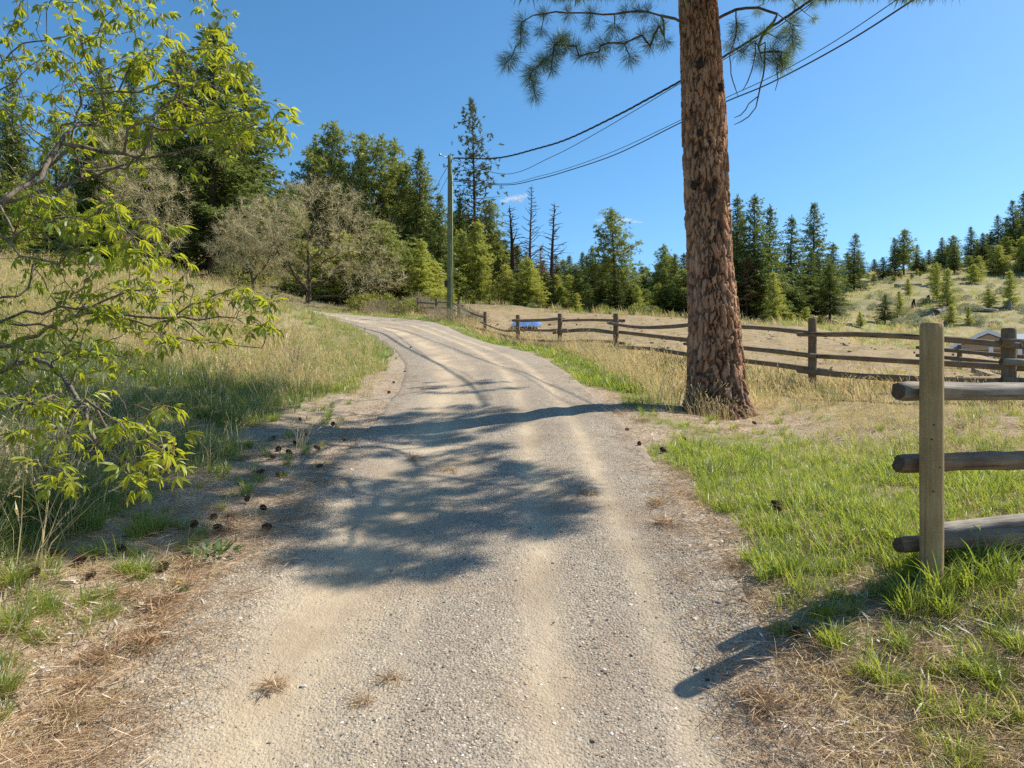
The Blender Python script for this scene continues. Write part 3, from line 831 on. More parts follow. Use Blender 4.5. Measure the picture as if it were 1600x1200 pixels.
def build_ground_bits():
    r = np.random.default_rng(201)
    # fallen needles in small mats
    protos = []
    for k in range(4):
        n = 26
        b = np.column_stack([r.normal(0, .05, n), r.normal(0, .05, n), r.uniform(.001, .018, n)])
        d = np.column_stack([r.normal(size=n), r.normal(size=n), r.normal(0, .14, n)])
        V, Fc = spikes(b, d, r.uniform(.05, .14, n), .0022, r)
        protos.append(mesh('needle_mat', V, Fc, [M['needle_dead']]))
    x, y, rr = area_points(60000, 1.6, 15, 1.0, 202)
    g = regions(x, y); u = rr.uniform(size=len(x))
    k = np.nonzero((g['e'] > -.25) & (u < g['litter'] * .24 + .06 * (1 - g['field']) * (g['e'] > 0)))[0]
    z = H(x[k], y[k]) + np.where(g['e'][k] < .1, .02, .004)
    scatter('pine_needle_litter', protos, np.column_stack([x[k], y[k], z]), upright(rr, len(k), .1), rr.uniform(.6, 1.25, len(k)), rr.integers(0, 4, len(k)), label='brown fallen pine needles along both road edges')
    # heaped needle clusters
    hp = []
    for k in range(3):
        n = 70
        b = np.column_stack([r.normal(0, .022, n), r.normal(0, .022, n), r.uniform(.005, .03, n)])
        d = np.column_stack([r.normal(size=n), r.normal(size=n), r.normal(.15, .3, n)])
        V, Fc = spikes(b, d, r.uniform(.04, .10, n), .003, r)
        hp.append(mesh('needle_heap', V, Fc, [M['needle_dead']]))
    pts = [(130, 1078), (245, 950), (238, 985), (155, 1036), (228, 1010), (285, 912), (100, 1125), (255, 965), (215, 940), (365, 830), (350, 835), (925, 775), (1030, 792), (1040, 824), (1190, 1100), (1205, 1110), (615, 1075), (560, 1110), (430, 1085), (640, 720), (1000, 660), (700, 745), (1170, 590), (300, 890), (270, 945)]
    P = [];
    for px, py in pts:
        for j in range(3):
            q = ground_at(px + random.uniform(-12, 12), py + random.uniform(-5, 5)); P.append((q[0], q[1], q[2] + .015))
    n = len(P)
    scatter('needle_heaps', hp, P, upright(r, n, .15), r.uniform(.7, 1.3, n), r.integers(0, 3, n), label='small heaps of orange brown pine needles on the road edge')
    # loose gravel
    gp = []
    for k in range(5):
        bm_v = []
        ico = [(0, 0, 1), (.89, 0, .45), (.28, .85, .45), (-.72, .53, .45), (-.72, -.53, .45), (.28, -.85, .45), (.72, .53, -.45), (-.28, .85, -.45), (-.89, 0, -.45), (-.28, -.85, -.45), (.72, -.53, -.45), (0, 0, -1)]
        f = [(0, 1, 2), (0, 2, 3), (0, 3, 4), (0, 4, 5), (0, 5, 1), (1, 6, 2), (2, 7, 3), (3, 8, 4), (4, 9, 5), (5, 10, 1), (6, 7, 2), (7, 8, 3), (8, 9, 4), (9, 10, 5), (10, 6, 1), (11, 7, 6), (11, 8, 7), (11, 9, 8), (11, 10, 9), (11, 6, 10)]
        v = np.array(ico) * r.uniform(.65, 1.15, (12, 1)) * np.array([1, r.uniform(.6, .9), r.uniform(.4, .7)]) * .01
        gp.append(mesh('pebble', v, f, [M['gravel']]))
    x, y, rr = area_points(190000, 1.5, 10, .62, 203)
    lat, s = road_lat(x, y)
    e = np.abs(lat) - road_hw(y); tk = road_tracks(lat, s)
    u = rr.uniform(size=len(x))
    k = np.nonzero((e < .35) & (u < (1 - .85 * tk) * np.where(e > 0, .3, .75)))[0]
    x, y, e, lat, s = x[k], y[k], e[k], lat[k], s[k]
    z = np.maximum(road_z(x, y, lat, s, np.abs(lat) / (road_hw(y) + .12)), np.where(e > -.05, H(x, y), -9)) - .0005
    sc = np.exp(rr.normal(-1.05, .45, len(x)))
    scatter('loose_gravel', gp, np.column_stack([x, y, z]), rr.uniform(0, 6.28, (len(x), 3)) * np.array([.05, .05, 1]), np.clip(sc, .18, 1.7), rr.integers(0, 5, len(x)), label='loose grey and tan gravel on the driveway')
    # chips of wood, cone scales and dry twigs
    tp = []
    for k in range(4):
        n = 5
        b = np.column_stack([r.normal(0, .05, n), r.normal(0, .05, n), r.uniform(.004, .012, n)])
        V, Fc = spikes(b, np.column_stack([r.normal(size=n), r.normal(size=n), r.normal(0, .08, n)]), r.uniform(.03, .22, n), r.uniform(.004, .012, n), r, flat=(0, 0, 1))
        tp.append(mesh('twig_bits', V, Fc, [M['brush'] if k % 2 else M['chip']]))
    x, y, rr = area_points(6000, 1.6, 13, 1.0, 204)
    g = regions(x, y); u = rr.uniform(size=len(x))
    k = np.nonzero((g['e'] > .0) & (u < g['litter'] * .7 + .12))[0]
    scatter('twig_litter', tp, np.column_stack([x[k], y[k], H(x[k], y[k]) + .004]), upright(rr, len(k), .05), rr.uniform(.5, 1.1, len(k)), rr.integers(0, 4, len(k)), label='dry twigs and pale wood chips among the needles')
build_ground_bits()

def build_clods():
    r = np.random.default_rng(231)
    m = plain('earth_clod', (.30, .235, .15), .95, .1, .4, 3)
    b = np.array([(0, 0, 1), (.89, 0, .45), (.28, .85, .45), (-.72, .53, .45), (-.72, -.53, .45), (.28, -.85, .45), (.72, .53, -.45), (-.28, .85, -.45), (-.89, 0, -.45), (-.28, -.85, -.45), (.72, -.53, -.45), (0, 0, -1)])
    f = [(0, 1, 2), (0, 2, 3), (0, 3, 4), (0, 4, 5), (0, 5, 1), (1, 6, 2), (2, 7, 3), (3, 8, 4), (4, 9, 5), (5, 10, 1), (6, 7, 2), (7, 8, 3), (8, 9, 4), (9, 10, 5), (10, 6, 1), (11, 7, 6), (11, 8, 7), (11, 9, 8), (11, 10, 9), (11, 6, 10)]
    pm = [mesh('clod', b * r.uniform(.6, 1.3, (12, 1)) * np.array([1, .8, .55]) * .1, f, [m]) for _ in range(4)]
    x, y, rr = area_points(11000, 10, 56, 1.0, 232)
    g = regions(x, y); u = rr.uniform(size=len(x))
    k = np.nonzero(u < g['field'] * smooth(.35, .7, g['n2'] * .5 + g['n3'] * .5))[0]
    scatter('earth_clods', pm, np.column_stack([x[k], y[k], H(x[k], y[k])]), upright(rr, len(k), .3), np.exp(rr.normal(-.75, .5, len(k))), rr.integers(0, 4, len(k)), label='loose clods of earth on the dug field beyond the fence')
    x, y, rr = area_points(22000, 10, 56, 1.0, 233)
    g = regions(x, y); u = rr.uniform(size=len(x))
    k = (u < g['field'] * .6 * smooth(.40, .62, g['n1'] * .6 + g['n3'] * .4))
    put_grass('field_weeds', fart + fart + farg, x, y, k, rr, .14, .42, 'sparse weeds and straw on the dug field', tint=g['n2'])
build_clods()

# ------------------------------------------------------------------ growing branches
class Tree:
    def __init__(s, root):
        s.p = [np.array(root, float)]; s.par = [-1]; s.pl = [0.0]
    def add(s, parent, p):
        s.p.append(np.array(p, float)); s.par.append(parent); s.pl.append(s.pl[parent] + float(np.linalg.norm(s.p[-1] - s.p[parent])))
        return len(s.p) - 1
    def path(s, parent, pts, seg, r, jit=.06):
        ids = []
        for q in pts:
            parent = s.link(parent, np.array(q, float), seg, r, jit); ids.append(parent)
        return ids
    def link(s, parent, q, seg, r, jit=.1, sag=0.0):
        a = s.p[parent]; L = np.linalg.norm(q - a); n = max(1, int(round(L / seg)))
        for i in range(1, n + 1):
            t = i / n
            p = a + (q - a) * t
            if i < n: p = p + r.normal(size=3) * jit * seg + np.array([0, 0, -sag * L * 4 * t * (1 - t)])
            parent = s.add(parent, p)
        return parent
    def grow(s, att, seg, r, w=.35, jit=.12, sag=0.0, minidx=0):
        root = s.p[0]
        order = np.argsort(np.linalg.norm(att - root, axis=1))
        tips = []
        for i in order:
            q = att[i]
            P = np.array(s.p); pl = np.array(s.pl)
            d = np.linalg.norm(P - q, axis=1)
            c = d + w * pl
            if minidx: c[:minidx] += 1e6
            tips.append(s.link(int(np.argmin(c)), q, seg, r, jit, sag))
        return tips
    def radii(s, r0, ex=2.3, rmax=1e9):
        n = len(s.p); acc = np.zeros(n); kids = np.zeros(n, int)
        for i in range(1, n): kids[s.par[i]] += 1
        for i in range(n - 1, -1, -1):
            if kids[i] == 0: acc[i] = r0 ** ex
            if s.par[i] >= 0: acc[s.par[i]] += acc[i] + (r0 * .12) ** ex
        return np.minimum(acc ** (1 / ex), rmax)
    def tubes(s, rad, sides=5, lo=0.0, hi=1e9):
        n = len(s.p); ch = [[] for _ in range(n)]
        for i in range(1, n): ch[s.par[i]].append(i)
        mb = MB(); stack = [(0, None)]
        while stack:
            i, st = stack.pop()
            chain = ([st] if st is not None else []) + [i]
            while ch[i]:
                k = sorted(ch[i], key=lambda j: -rad[j])
                for j in k[1:]: stack.append((j, i))
                i = k[0]; chain.append(i)
            if len(chain) < 2: continue
            rr = [rad[j] for j in chain]
            if st is not None: rr[0] = rr[1]
            rr[-1] *= .5
            big = max(rr)
            if not (lo <= big < hi): continue
            mb.tube([s.p[j] for j in chain], rr, sides if big > .006 else (4 if big > .003 else 3), cap=False)
        return mb

# ------------------------------------------------------------------ the big pine beside the drive
def pine_tuft(r, n=210, L=.21, wd=.0036):
    b = np.column_stack([r.normal(0, .006, n), r.normal(0, .006, n), r.uniform(-.09, .01, n)])
    d = unit(r.normal(size=(n, 3))); d[:, 2] = d[:, 2] * .75 + .5
    V, Fc = spikes(b, d, L * r.uniform(.7, 1.1, n), wd, r, taper=.5)
    return mesh('needle_tuft', V, Fc, [M['needle']])

def build_big_pine():
    D = 9.7
    bx, by = W(1119, 645, D)[:2]
    bz = h1(bx, by)
    t = thing('pine_tree', (bx, by, bz), 'big reddish brown pine with thick plated bark standing right of the driveway', 'tree')
    r = np.random.default_rng(303)
    ky = [640, 600, 500, 400, 300, 200, 67, -200, -500, -1400]
    kl = [1068, 1073, 1076, 1073, 1069, 1066, 1062, 1052, 1045, 1075]
    kr = [1169, 1163, 1155, 1143, 1139, 1135, 1126, 1104, 1085, 1085]
    kz = [CAMZ + (600 - v) / F * D for v in ky]
    kc = [((a + b) / 2 - 800) / F * D for a, b in zip(kl, kr)]
    kr_ = [(b - a) / 2 / F * D for a, b in zip(kl, kr)]
    kz = [bz - .3] + kz; kc = [kc[0]] + kc; kr_ = [kr_[0] * 1.25] + kr_
    ztop = kz[-1]
    zs = np.concatenate([np.linspace(bz - .3, 7.4, 500), np.linspace(7.4, ztop, 80)[1:]])
    na = 192
    th = np.linspace(0, 2 * math.pi, na, endpoint=False)
    TH, Z = np.meshgrid(th, zs)
    rad = np.interp(Z, kz, kr_); cx = np.interp(Z, kz, kc)
    # root flare
    hb = Z - bz
    rad = rad * (1 + .20 * np.exp(-np.clip(hb, 0, 9) / .2) * (.6 + .5 * np.cos(TH * 5 + 1.3)))
    nx = 27; sx = TH / (2 * math.pi) * nx; sy = hb / .215
    sx = sx + .7 * (vnoise(np.cos(TH) * 6 + 9, hb * 5 + np.sin(TH) * 6, 5) - .5)
    sy = sy + .9 * (vnoise(np.cos(TH) * 5 + 3, hb * 4 + np.sin(TH) * 5, 7) - .5)
    sx = sx + .55 * (fbm(np.cos(TH) * 22 + 9, hb * 14 + np.sin(TH) * 22, 35, 3) - .5)
    sy = sy + .9 * (fbm(np.cos(TH) * 18 + 3, hb * 12 + np.sin(TH) * 18, 37, 3) - .5)
    ix = np.floor(sx); iy = np.floor(sy)
    f1 = np.full(sx.shape, 9.0); f2 = np.full(sx.shape, 9.0); cid = np.zeros(sx.shape)
    for dx in (-1, 0, 1):
        for dy in (-1, 0, 1):
            gx = ix + dx; gy = iy + dy; wx = np.mod(gx, nx)
            px = gx + hash2(wx, gy, 1); py = gy + hash2(wx, gy, 2)
            d = np.hypot(px - sx, py - sy)
            nearer = d < f1
            f2 = np.where(nearer, f1, np.minimum(f2, d)); cid = np.where(nearer, hash2(wx, gy, 3), cid); f1 = np.where(nearer, d, f1)
    plate = smooth(.02, .34, f2 - f1 + .10 * (vnoise(TH * 40, hb * 40, 19) - .5))
    fine = fbm(TH * 30, hb * 18, 11, 4); fl = fbm(np.cos(TH) * 14 + 30, hb * 22 + np.sin(TH) * 14, 13, 4)
    amp = np.interp(Z, [bz, bz + 1, bz + 4, 6.4], [.052, .046, .036, .028])
    disp = amp * (plate * (.65 + .6 * cid) - .5) + .012 * (fine - .5) + .012 * (np.floor(fl * 7) / 7 - .5) * plate
    rr = rad - .022 + disp
    x = cx + rr * np.cos(TH); y = by + rr * np.sin(TH)
    nz = len(zs)
    idx = np.arange(nz * na).reshape(nz, na)
    faces = np.stack([idx[:-1], np.roll(idx, -1, 1)[:-1], np.roll(idx, -1, 1)[1:], idx[1:]], -1).reshape(-1, 4)
    scorch = (1 - smooth(.0, 1.5, hb + (fbm(TH * 3, hb * 3, 23) - .5) * 1.6)) * .75 * smooth(.35, .6, fbm(TH * 8, hb * 7, 29))
    crack = (1 - smooth(.02, .27, f2 - f1 + .16 * (fine - .5))) * (.62 + .36 * smooth(.35, .6, fbm(np.cos(TH) * 3 + 5, hb * 4 + np.sin(TH) * 3, 43, 3)))
    me = mesh('trunk', np.column_stack([x.ravel(), y.ravel(), Z.ravel()]), faces, [M['pine_bark']], True,
              dict(crack=crack.ravel(), cell=np.clip(cid * .55 + .9 * (np.floor(fl * 7) / 7 - .45), 0, 1).ravel(), scorch=scorch.ravel()))
    part('trunk', me, t)
    # knots where dead branches broke off
    for px, py, s in ((1093, 100, .055), (1093, 210, .042), (1089, 242, .028), (1085, 287, .045), (1128, 135, .05), (1112, 425, .05)):
        z = CAMZ + (600 - py) / F * (D - .25)
        xx = (px - 800) / F * (D - .26)
        cxx = np.interp(z, kz, kc); rd = np.interp(z, kz, kr_)
        dx = np.clip((xx - cxx) / rd, -.95, .95)
        yy = by - rd * math.sqrt(1 - dx * dx)
        nrm = Vector((dx, -math.sqrt(1 - dx * dx), .15)).normalized()
        c = Vector((cxx + dx * rd, yy, z))
        mb = MB()
        mb.tube([c - nrm * .03, c + nrm * .012, c + nrm * .026, c + nrm * .018, c + nrm * .002], [s * 1.15, s * 1.05, s * .75, s * .45, s * .05], 11, True)
        jr = [(r.uniform(.6, 1.25), r.uniform(.7, 1.35)) for _ in range(11)]
        up = Vector((0, 0, 1))
        mb.v = [tuple(c + (Vector(q) - c) * (jr[i % 11][0]) + up * (Vector(q) - c).z * (jr[i % 11][1] - .8)) for i, q in enumerate(mb.v)]
        part('knot', mb.mesh('knot', [M['char']], True), t)
    # limbs and twigs
    axis = lambda z: np.array([np.interp(z, kz, kc), by, z])
    tree = Tree(axis(6.75))
    ax = [0]
    for z in np.arange(7.1, 17, .4):
        ax.append(tree.add(ax[-1], axis(z)))
    nax = len(tree.p)
    vis = []
    V_ = lambda px, py, d: np.array(W(px, py, d * D / 8.5))
    for a in ((828, 120, 7.6), (850, 92, 7.7), (836, 150, 7.6), (866, 70, 7.8), (900, 72, 7.8), (880, 60, 7.6), (905, 88, 7.9), (935, 90, 7.8), (938, 72, 7.9), (985, 92, 8.0), (975, 68, 8.0), (1016, 72, 8.0), (1003, 55, 7.9), (1040, 66, 8.2), (800, 88, 7.5), (790, 100, 7.5), (815, 66, 7.6), (845, 50, 7.7), (862, 110, 7.8), (1030, 40, 8.0), (960, 45, 8.0), (920, 40, 7.9),
              (1140, 72, 8.9), (1160, 82, 8.9), (1175, 66, 8.9), (1190, 95, 8.0), (1208, 80, 8.0), (1222, 104, 8.0), (1232, 84, 8.0), (1240, 72, 8.1), (1216, 60, 8.0), (1195, 50, 8.0), (1185, 72, 8.1), (1150, 55, 8.7), (1218, 95, 7.9)):
        vis.append(V_(*a))
    i1 = tree.path(int(np.argmin([abs(tree.p[k][2] - 6.4) for k in range(nax)])), [V_(1010, 18, 8.2), V_(960, 22, 8.0), V_(905, 20, 7.8), V_(850, 22, 7.6), V_(815, 35, 7.5)], .2, r, .05)
    i2 = tree.path(int(np.argmin([abs(tree.p[k][2] - 6.2) for k in range(nax)])), [V_(1150, 15, 8.5), V_(1185, 12, 8.2), V_(1215, 22, 8.0), V_(1240, 40, 8.0)], .2, r, .05)
    # crown boughs, most of them above the picture
    att = []
    for k in range(54):
        zb = 8.2 + 8.4 * (k / 54.0) ** .95
        a = k * 2.39996 + r.normal() * .3
        L = np.interp(zb, [8, 10, 13, 17], [3.4, 3.5, 2.6, 1.0]) * r.uniform(.8, 1.1)
        for q in range(18):
            f = r.uniform(.30, 1.08)
            p = axis(zb) + np.array([math.cos(a), math.sin(a), 0]) * L * f + np.array([r.normal() * .38, r.normal() * .38, .35 * L * f * .5 - .25 * f * f * L + r.normal() * .22])
            if p[2] > CAMZ + .56 * p[1] + .1: att.append(p)
    # the long lower boughs on the near, sunny side: they shade the drive and the left bank
    low = []
    sd = np.array(SUN_DIR)
    for ex, ey, rx, ry, z0, z1, n in ((735, 608, 100, 12, 7.0, 8.5, 14), (660, 662, 180, 26, 6.8, 8.6, 60), (600, 725, 230, 40, 5.8, 7.6, 58), (580, 820, 180, 72, 5.2, 7.4, 66), (800, 795, 120, 55, 5.0, 7.0, 38), (600, 900, 120, 22, 5.0, 6.4, 15), (300, 700, 240, 90, 6.5, 10.5, 235), (150, 820, 170, 50, 6.5, 9.5, 85)):
        for q in range(n):
            a = r.uniform(0, 6.28); f = math.sqrt(r.uniform())
            g = ground_at(ex + rx * f * math.cos(a), ey + ry * f * math.sin(a))
            z = r.uniform(z0, z1)
            p = np.array(g) + sd * ((z - g[2]) / sd[2])
            for e in range(12):
                if p[2] > CAMZ + .56 * p[1] + .15: break
                p = p + sd * .25
            if np.hypot(p[0] - bx, p[1] - by) < 6.2: low.append(p)
    allp = np.array(vis + att + low)
    tips = tree.grow(np.array(vis), .12, r, 0.0, .10, -.03, nax)
    nvis = len(tree.p)
    hold = tree.pl[nax:nvis]; tree.pl[nax:nvis] = [q + 60 for q in hold]
    tips += tree.grow(np.array(att + low), .22, r, .28, .10, .02)
    nbare = len(tree.p)
    # bare hanging twigs
    for pts in ([(1140, 88, 8.7), (1142, 115, 8.7), (1148, 135, 8.7), (1153, 150, 8.7)], [(1180, 66, 8.0), (1177, 100, 8.0), (1168, 128, 8.0), (1160, 142, 8.0)],
                [(1196, 66, 8.0), (1194, 110, 8.0), (1188, 135, 8.0), (1185, 150, 8.0), (1181, 168, 8.0), (1170, 182, 8.0), (1147, 195, 8.0)], [(1215, 100, 8.0), (1216, 125, 8.0), (1211, 142, 8.0)]):
        P3 = [V_(*q) for q in pts]
        k = int(np.argmin([np.linalg.norm(p - P3[0]) for p in tree.p]))
        tree.path(k, P3, .12, r, .08)
    k = int(np.argmin([np.linalg.norm(p - V_(1183, 155, 8.0)) for p in tree.p]))
    tree.path(k, [V_(1170, 162, 8.0), V_(1157, 180, 8.0), V_(1147, 184, 8.0)], .12, r, .08)
    rad = tree.radii(.0075, 2.4, .09)
    rad[:nax] = .02
    mb = tree.tubes(rad, 6)
    part('branches', mb.mesh('branches', [M['limb_bark']], True), t, 'stuff')
    tm = [pine_tuft(r) for _ in range(4)]
    P = []; Rr = []
    pts = np.array(tree.p)
    for i in range(nax, len(tree.p)):
        if rad[i] > .016 or i >= nbare: continue
        d = pts[i] - pts[tree.par[i]]
        istip = i in tips
        if istip or r.uniform() < (.42 if i > nvis else .5):
            dv = Vector(d).normalized()
            dv = (dv + Vector((0, 0, -.25 if pts[i][2] < 6 else .1))).normalized()
            P.append(pts[i]); Rr.append(tuple(dv.to_track_quat('Z', 'Y').to_euler()))
    P = np.array(P); Rr = np.array(Rr)
    py = 600 - (P[:, 2] - CAMZ) / P[:, 1] * F; px = 800 + P[:, 0] / P[:, 1] * F
    inview = (py > 0) & (px > 700) & (px < 1350)
    for j in np.nonzero(inview)[0]:
        o = obj('needle_tuft', tm[j % 4], t, Vector(P[j]) - t.location)
        o.rotation_euler = Rr[j]; sc = r.uniform(.8, 1.15); o.scale = (sc, sc, sc)
    k = np.nonzero(~inview)[0]
    tm2 = [pine_tuft(r, 110, .22, .008) for _ in range(3)]
    scatter('crown', tm2, P[k], Rr[k], r.uniform(.9, 1.3, len(k)), r.integers(0, 3, len(k)), parent=t)
    # cones hanging among the needles
    return t
build_big_pine()

# ------------------------------------------------------------------ box elder on the left
def compound_leaf(r, mat, nl=5, L=.075):
    V = []; Fs = []; k = 0
    pet = .05
    def leaflet(base, az, el, ln):
        nonlocal k
        d = np.array([math.cos(az) * math.cos(el), math.sin(az) * math.cos(el), math.sin(el)])
        s = unit(np.cross(d, [0, 0, 1])); nn = np.cross(s, d)
        w = ln * r.uniform(.34, .42)
        tip = base + d * ln - np.array([0, 0, ln * .22])
        m1 = base + d * ln * .35; m2 = base + d * ln * .68 - np.array([0, 0, ln * .07])
        V.extend([base, m1 + s * w * .45 + nn * ln * .06, m1 - nn * ln * .02, m1 - s * w * .45 + nn * ln * .06, m2 + s * w * .36 + nn * ln * .05, m2 - nn * ln * .02, m2 - s * w * .36 + nn * ln * .05, tip])
        Fs.extend([(k, k + 2, k + 1), (k, k + 3, k + 2), (k + 1, k + 2, k + 5, k + 4), (k + 2, k + 3, k + 6, k + 5), (k + 4, k + 5, k + 7), (k + 5, k + 6, k + 7)])
        k += 8
    for j in range(nl):
        if j == 0: leaflet(np.array([pet, 0, 0.0]), r.normal() * .15, -.3, L)
        else:
            sgn = 1 if j % 2 else -1
            leaflet(np.array([pet * (1 - .35 * ((j - 1) // 2)), 0, 0.0]), sgn * r.uniform(.6, 1.0), -.35 + r.normal() * .15, L * r.uniform(.75, .95))
    # stalk
    s = .0012
    V.extend([np.array([0, -s, 0]), np.array([0, s, 0]), np.array([pet, s, 0]), np.array([pet, -s, 0])]); Fs.append((k, k + 1, k + 2, k + 3))
    return np.array(V), Fs

def build_box_elder():
    r = np.random.default_rng(404)
    bx, by = -5.3, 5.0
    bz = h1(bx, by)
    t = thing('leafy_tree', (bx, by, bz), 'leafing broadleaf tree with low spreading limbs overhanging the left bank', 'tree')
    V_ = lambda px, py, d: np.array(W(px, py, d))
    tree = Tree((bx, by, bz - .1))
    tr = tree.path(0, [(bx + .05, by, bz + .7), (bx + .0, by - .05, bz + 1.2), (bx - .1, by, bz + 2.2), (bx - .1, by + .1, bz + 3.4), (bx, by, bz + 4.6)], .25, r, .04)
    low = tr[1]; mid = tr[2]; hi = tr[3]
    P_ = lambda par, pts, j=.10: tree.path(par, [V_(*q) for q in pts], .12, r, j)
    P_(hi, [(-150, 260, 4.9), (0, 203, 4.5), (125, 180, 4.2), (187, 166, 4.1), (231, 159, 4.0), (275, 150, 3.9), (300, 115, 3.8)])
    P_(hi, [(-100, 150, 4.8), (90, 150, 4.5), (160, 110, 4.3), (240, 85, 4.1)])
    P_(mid, [(-150, 380, 4.9), (40, 290, 4.5), (100, 240, 4.4), (137, 207, 4.3)])
    P_(mid, [(-100, 330, 4.6), (90, 295, 4.3), (169, 266, 4.1), (219, 250, 4.0), (281, 238, 3.9), (340, 215, 3.7), (420, 200, 3.6), (452, 207, 3.6)])
    P_(mid, [(-150, 430, 4.6), (0, 404, 4.2), (56, 400, 4.1), (94, 399, 4.1), (112, 389, 4.0), (180, 380, 3.9)])
    P_(low, [(-150, 540, 4.4), (0, 503, 4.1), (41, 486, 4.0), (119, 483, 3.9), (169, 467, 3.9), (230, 452, 3.8), (300, 450, 3.8)])
    P_(low, [(-120, 560, 4.2), (59, 525, 3.9), (84, 508, 3.8), (131, 490, 3.8), (187, 490, 3.8), (250, 497, 3.8), (312, 500, 3.8), (369, 497, 3.8), (409, 475, 3.8)])
    P_(low, [(-150, 590, 4.3), (0, 537, 4.1), (56, 550, 4.0), (120, 545, 3.9), (200, 560, 3.7)])
    a = P_(low, [(-120, 620, 4.0), (0, 581, 3.8), (56, 562, 3.7), (100, 590, 3.5), (135, 635, 3.2), (150, 690, 3.0)])
    k = int(np.argmin([np.linalg.norm(p - V_(270, 498, 3.8)) for p in tree.p]))
    P_(k, [(328, 534, 3.8), (370, 540, 3.8), (409, 544, 3.8), (413, 536, 3.8)])
    P_(mid, [(-120, 330, 4.0), (0, 265, 3.4), (40, 300, 3.1), (75, 325, 3.0)])
    P_(mid, [(-120, 300, 3.9), (0, 240, 3.3), (30, 280, 3.1), (90, 325, 2.9), (130, 345, 2.8)])
    P_(low, [(-100, 420, 3.6), (0, 320, 3.2), (22, 365, 3.0), (12, 400, 3.0)])
    n0 = len(tree.p)
    ell = [(110, 125, 140, 75, 3.6, 4.6, 115), (300, 125, 105, 75, 3.4, 4.3, 130), (395, 195, 55, 42, 3.3, 3.8, 30), (440, 205, 18, 20, 3.4, 3.6, 7), (230, 225, 150, 60, 3.5, 4.8, 90), (90, 325, 110, 50, 2.8, 3.5, 40), (190, 365, 85, 45, 2.7, 3.3, 34),
           (150, 430, 170, 50, 3.2, 4.5, 85), (270, 490, 170, 55, 3.3, 4.4, 105), (120, 545, 150, 70, 3.0, 4.2, 95), (150, 650, 120, 55, 2.6, 3.3, 34), (215, 690, 70, 60, 2.5, 3.0, 22), (88, 740, 26, 30, 2.4, 2.6, 10), (30, 640, 40, 40, 2.6, 3.0, 10),
           (-260, 330, 220, 330, 3.4, 6.5, 150), (120, 15, 260, 60, 3.5, 4.9, 100), (-60, -200, 330, 200, 3.6, 5.6, 90), (265, 752, 60, 14, 2.6, 2.9, 8)]
    att = []
    for cx, cy, rx, ry, d0, d1, n in ell:
        n = int(n * .62); a = r.uniform(0, 6.283, n); q = np.sqrt(r.uniform(0, 1, n))
        for i in range(n): att.append(V_(cx + rx * q[i] * math.cos(a[i]), cy + ry * q[i] * math.sin(a[i]), r.uniform(d0, d1)))
    tips = tree.grow(np.array(att), .09, r, .22, .16, -.02)
    bare = []
    for cx, cy, rx, ry, d0, d1, n in [(140, 470, 200, 110, 3.2, 4.4, 190), (330, 520, 110, 50, 3.5, 4.0, 26), (150, 640, 150, 80, 2.7, 3.6, 60), (150, 230, 160, 110, 3.6, 4.6, 110), (300, 190, 130, 90, 3.5, 4.2, 60)]:
        a = r.uniform(0, 6.283, n); q = np.sqrt(r.uniform(0, 1, n))
        for i in range(n): bare.append(V_(cx + rx * q[i] * math.cos(a[i]), cy + ry * q[i] * math.sin(a[i]), r.uniform(d0, d1)))
    tree.grow(np.array(bare), .08, r, .1, .25, .03)
    rad = tree.radii(.0018, 2.3, .10)
    mb = tree.tubes(rad, 6)
    part('branches', mb.mesh('branches', [M['elder_bark']], True), t, 'stuff')
    pts = np.array(tree.p)
    # leaves
    variants = [compound_leaf(r, None, 3 + 2 * (k % 2), (.062 if k < 4 else .046)) for k in range(8)]
    lm = [mesh('leaf', v, f, [M['elder_leaf']]) for v, f in variants]
    L = []
    for ti in tips:
        par = tree.par[ti]
        d = unit(pts[ti] - pts[par])
        m = r.choice([2, 3, 4, 4])
        a0 = r.uniform(0, 6.28)
        for j in range(m):
            L.append((pts[ti], a0 + j * 6.28 / m + r.normal() * .4, r.uniform(-1.0, .6)))
        g = tree.par[par]
        if r.uniform() < .35 and g >= n0:
            for j in range(2): L.append((pts[par], a0 + 1 + j * 3.14, r.uniform(-.8, .1)))
    mats = []
    for p, az, el in L:
        s = r.uniform(.55, 1.2)
        mats.append(Matrix.Translation(Vector(p)) @ Euler((r.normal() * .4, -el, az), 'XYZ').to_matrix().to_4x4() @ Matrix.Scale(s, 4))
    dist = np.array([np.linalg.norm(p - np.array([0, 0, CAMZ])) for p, _, _ in L])
    pxx = np.array([800 + p[0] / p[1] * F for p, _, _ in L]); pyy = np.array([600 - (p[2] - CAMZ) / p[1] * F for p, _, _ in L])
    score = dist + 50 * ((pxx < -5) | (pyy < 40))
    order = np.argsort(score)
    near = set(order[:300].tolist())
    Vs = []; Fs = []; k = 0
    for j, mt in enumerate(mats):
        vi = int(r.integers(0, 8))
        if j in near:
            o = obj('leaf', lm[vi], t)
            o.matrix_local = Matrix.Translation(-t.location) @ mt
        else:
            v, f = variants[vi]
            mw = np.array(mt)
            vv = v @ mw[:3, :3].T + mw[:3, 3]
            Vs.append(vv); Fs += [tuple(i + k for i in ff) for ff in f]; k += len(v)
    part('foliage', mesh('foliage', np.vstack(Vs), Fs, [M['elder_leaf_i']]), t, 'stuff')
    # drooping brown tassels
    B = []; Dd = []
    for ti in r.choice(tips, 110, replace=False):
        for q in range(7): B.append(pts[ti] + r.normal(size=3) * .008); Dd.append(np.array([r.normal() * .22, r.normal() * .22, -1]))
    V, Fc = spikes(np.array(B), np.array(Dd), r.uniform(.03, .085, len(B)), .004, r)
    part('tassels', mesh('tassels', V, Fc, [M['catkin']]), t, 'stuff')
build_box_elder()

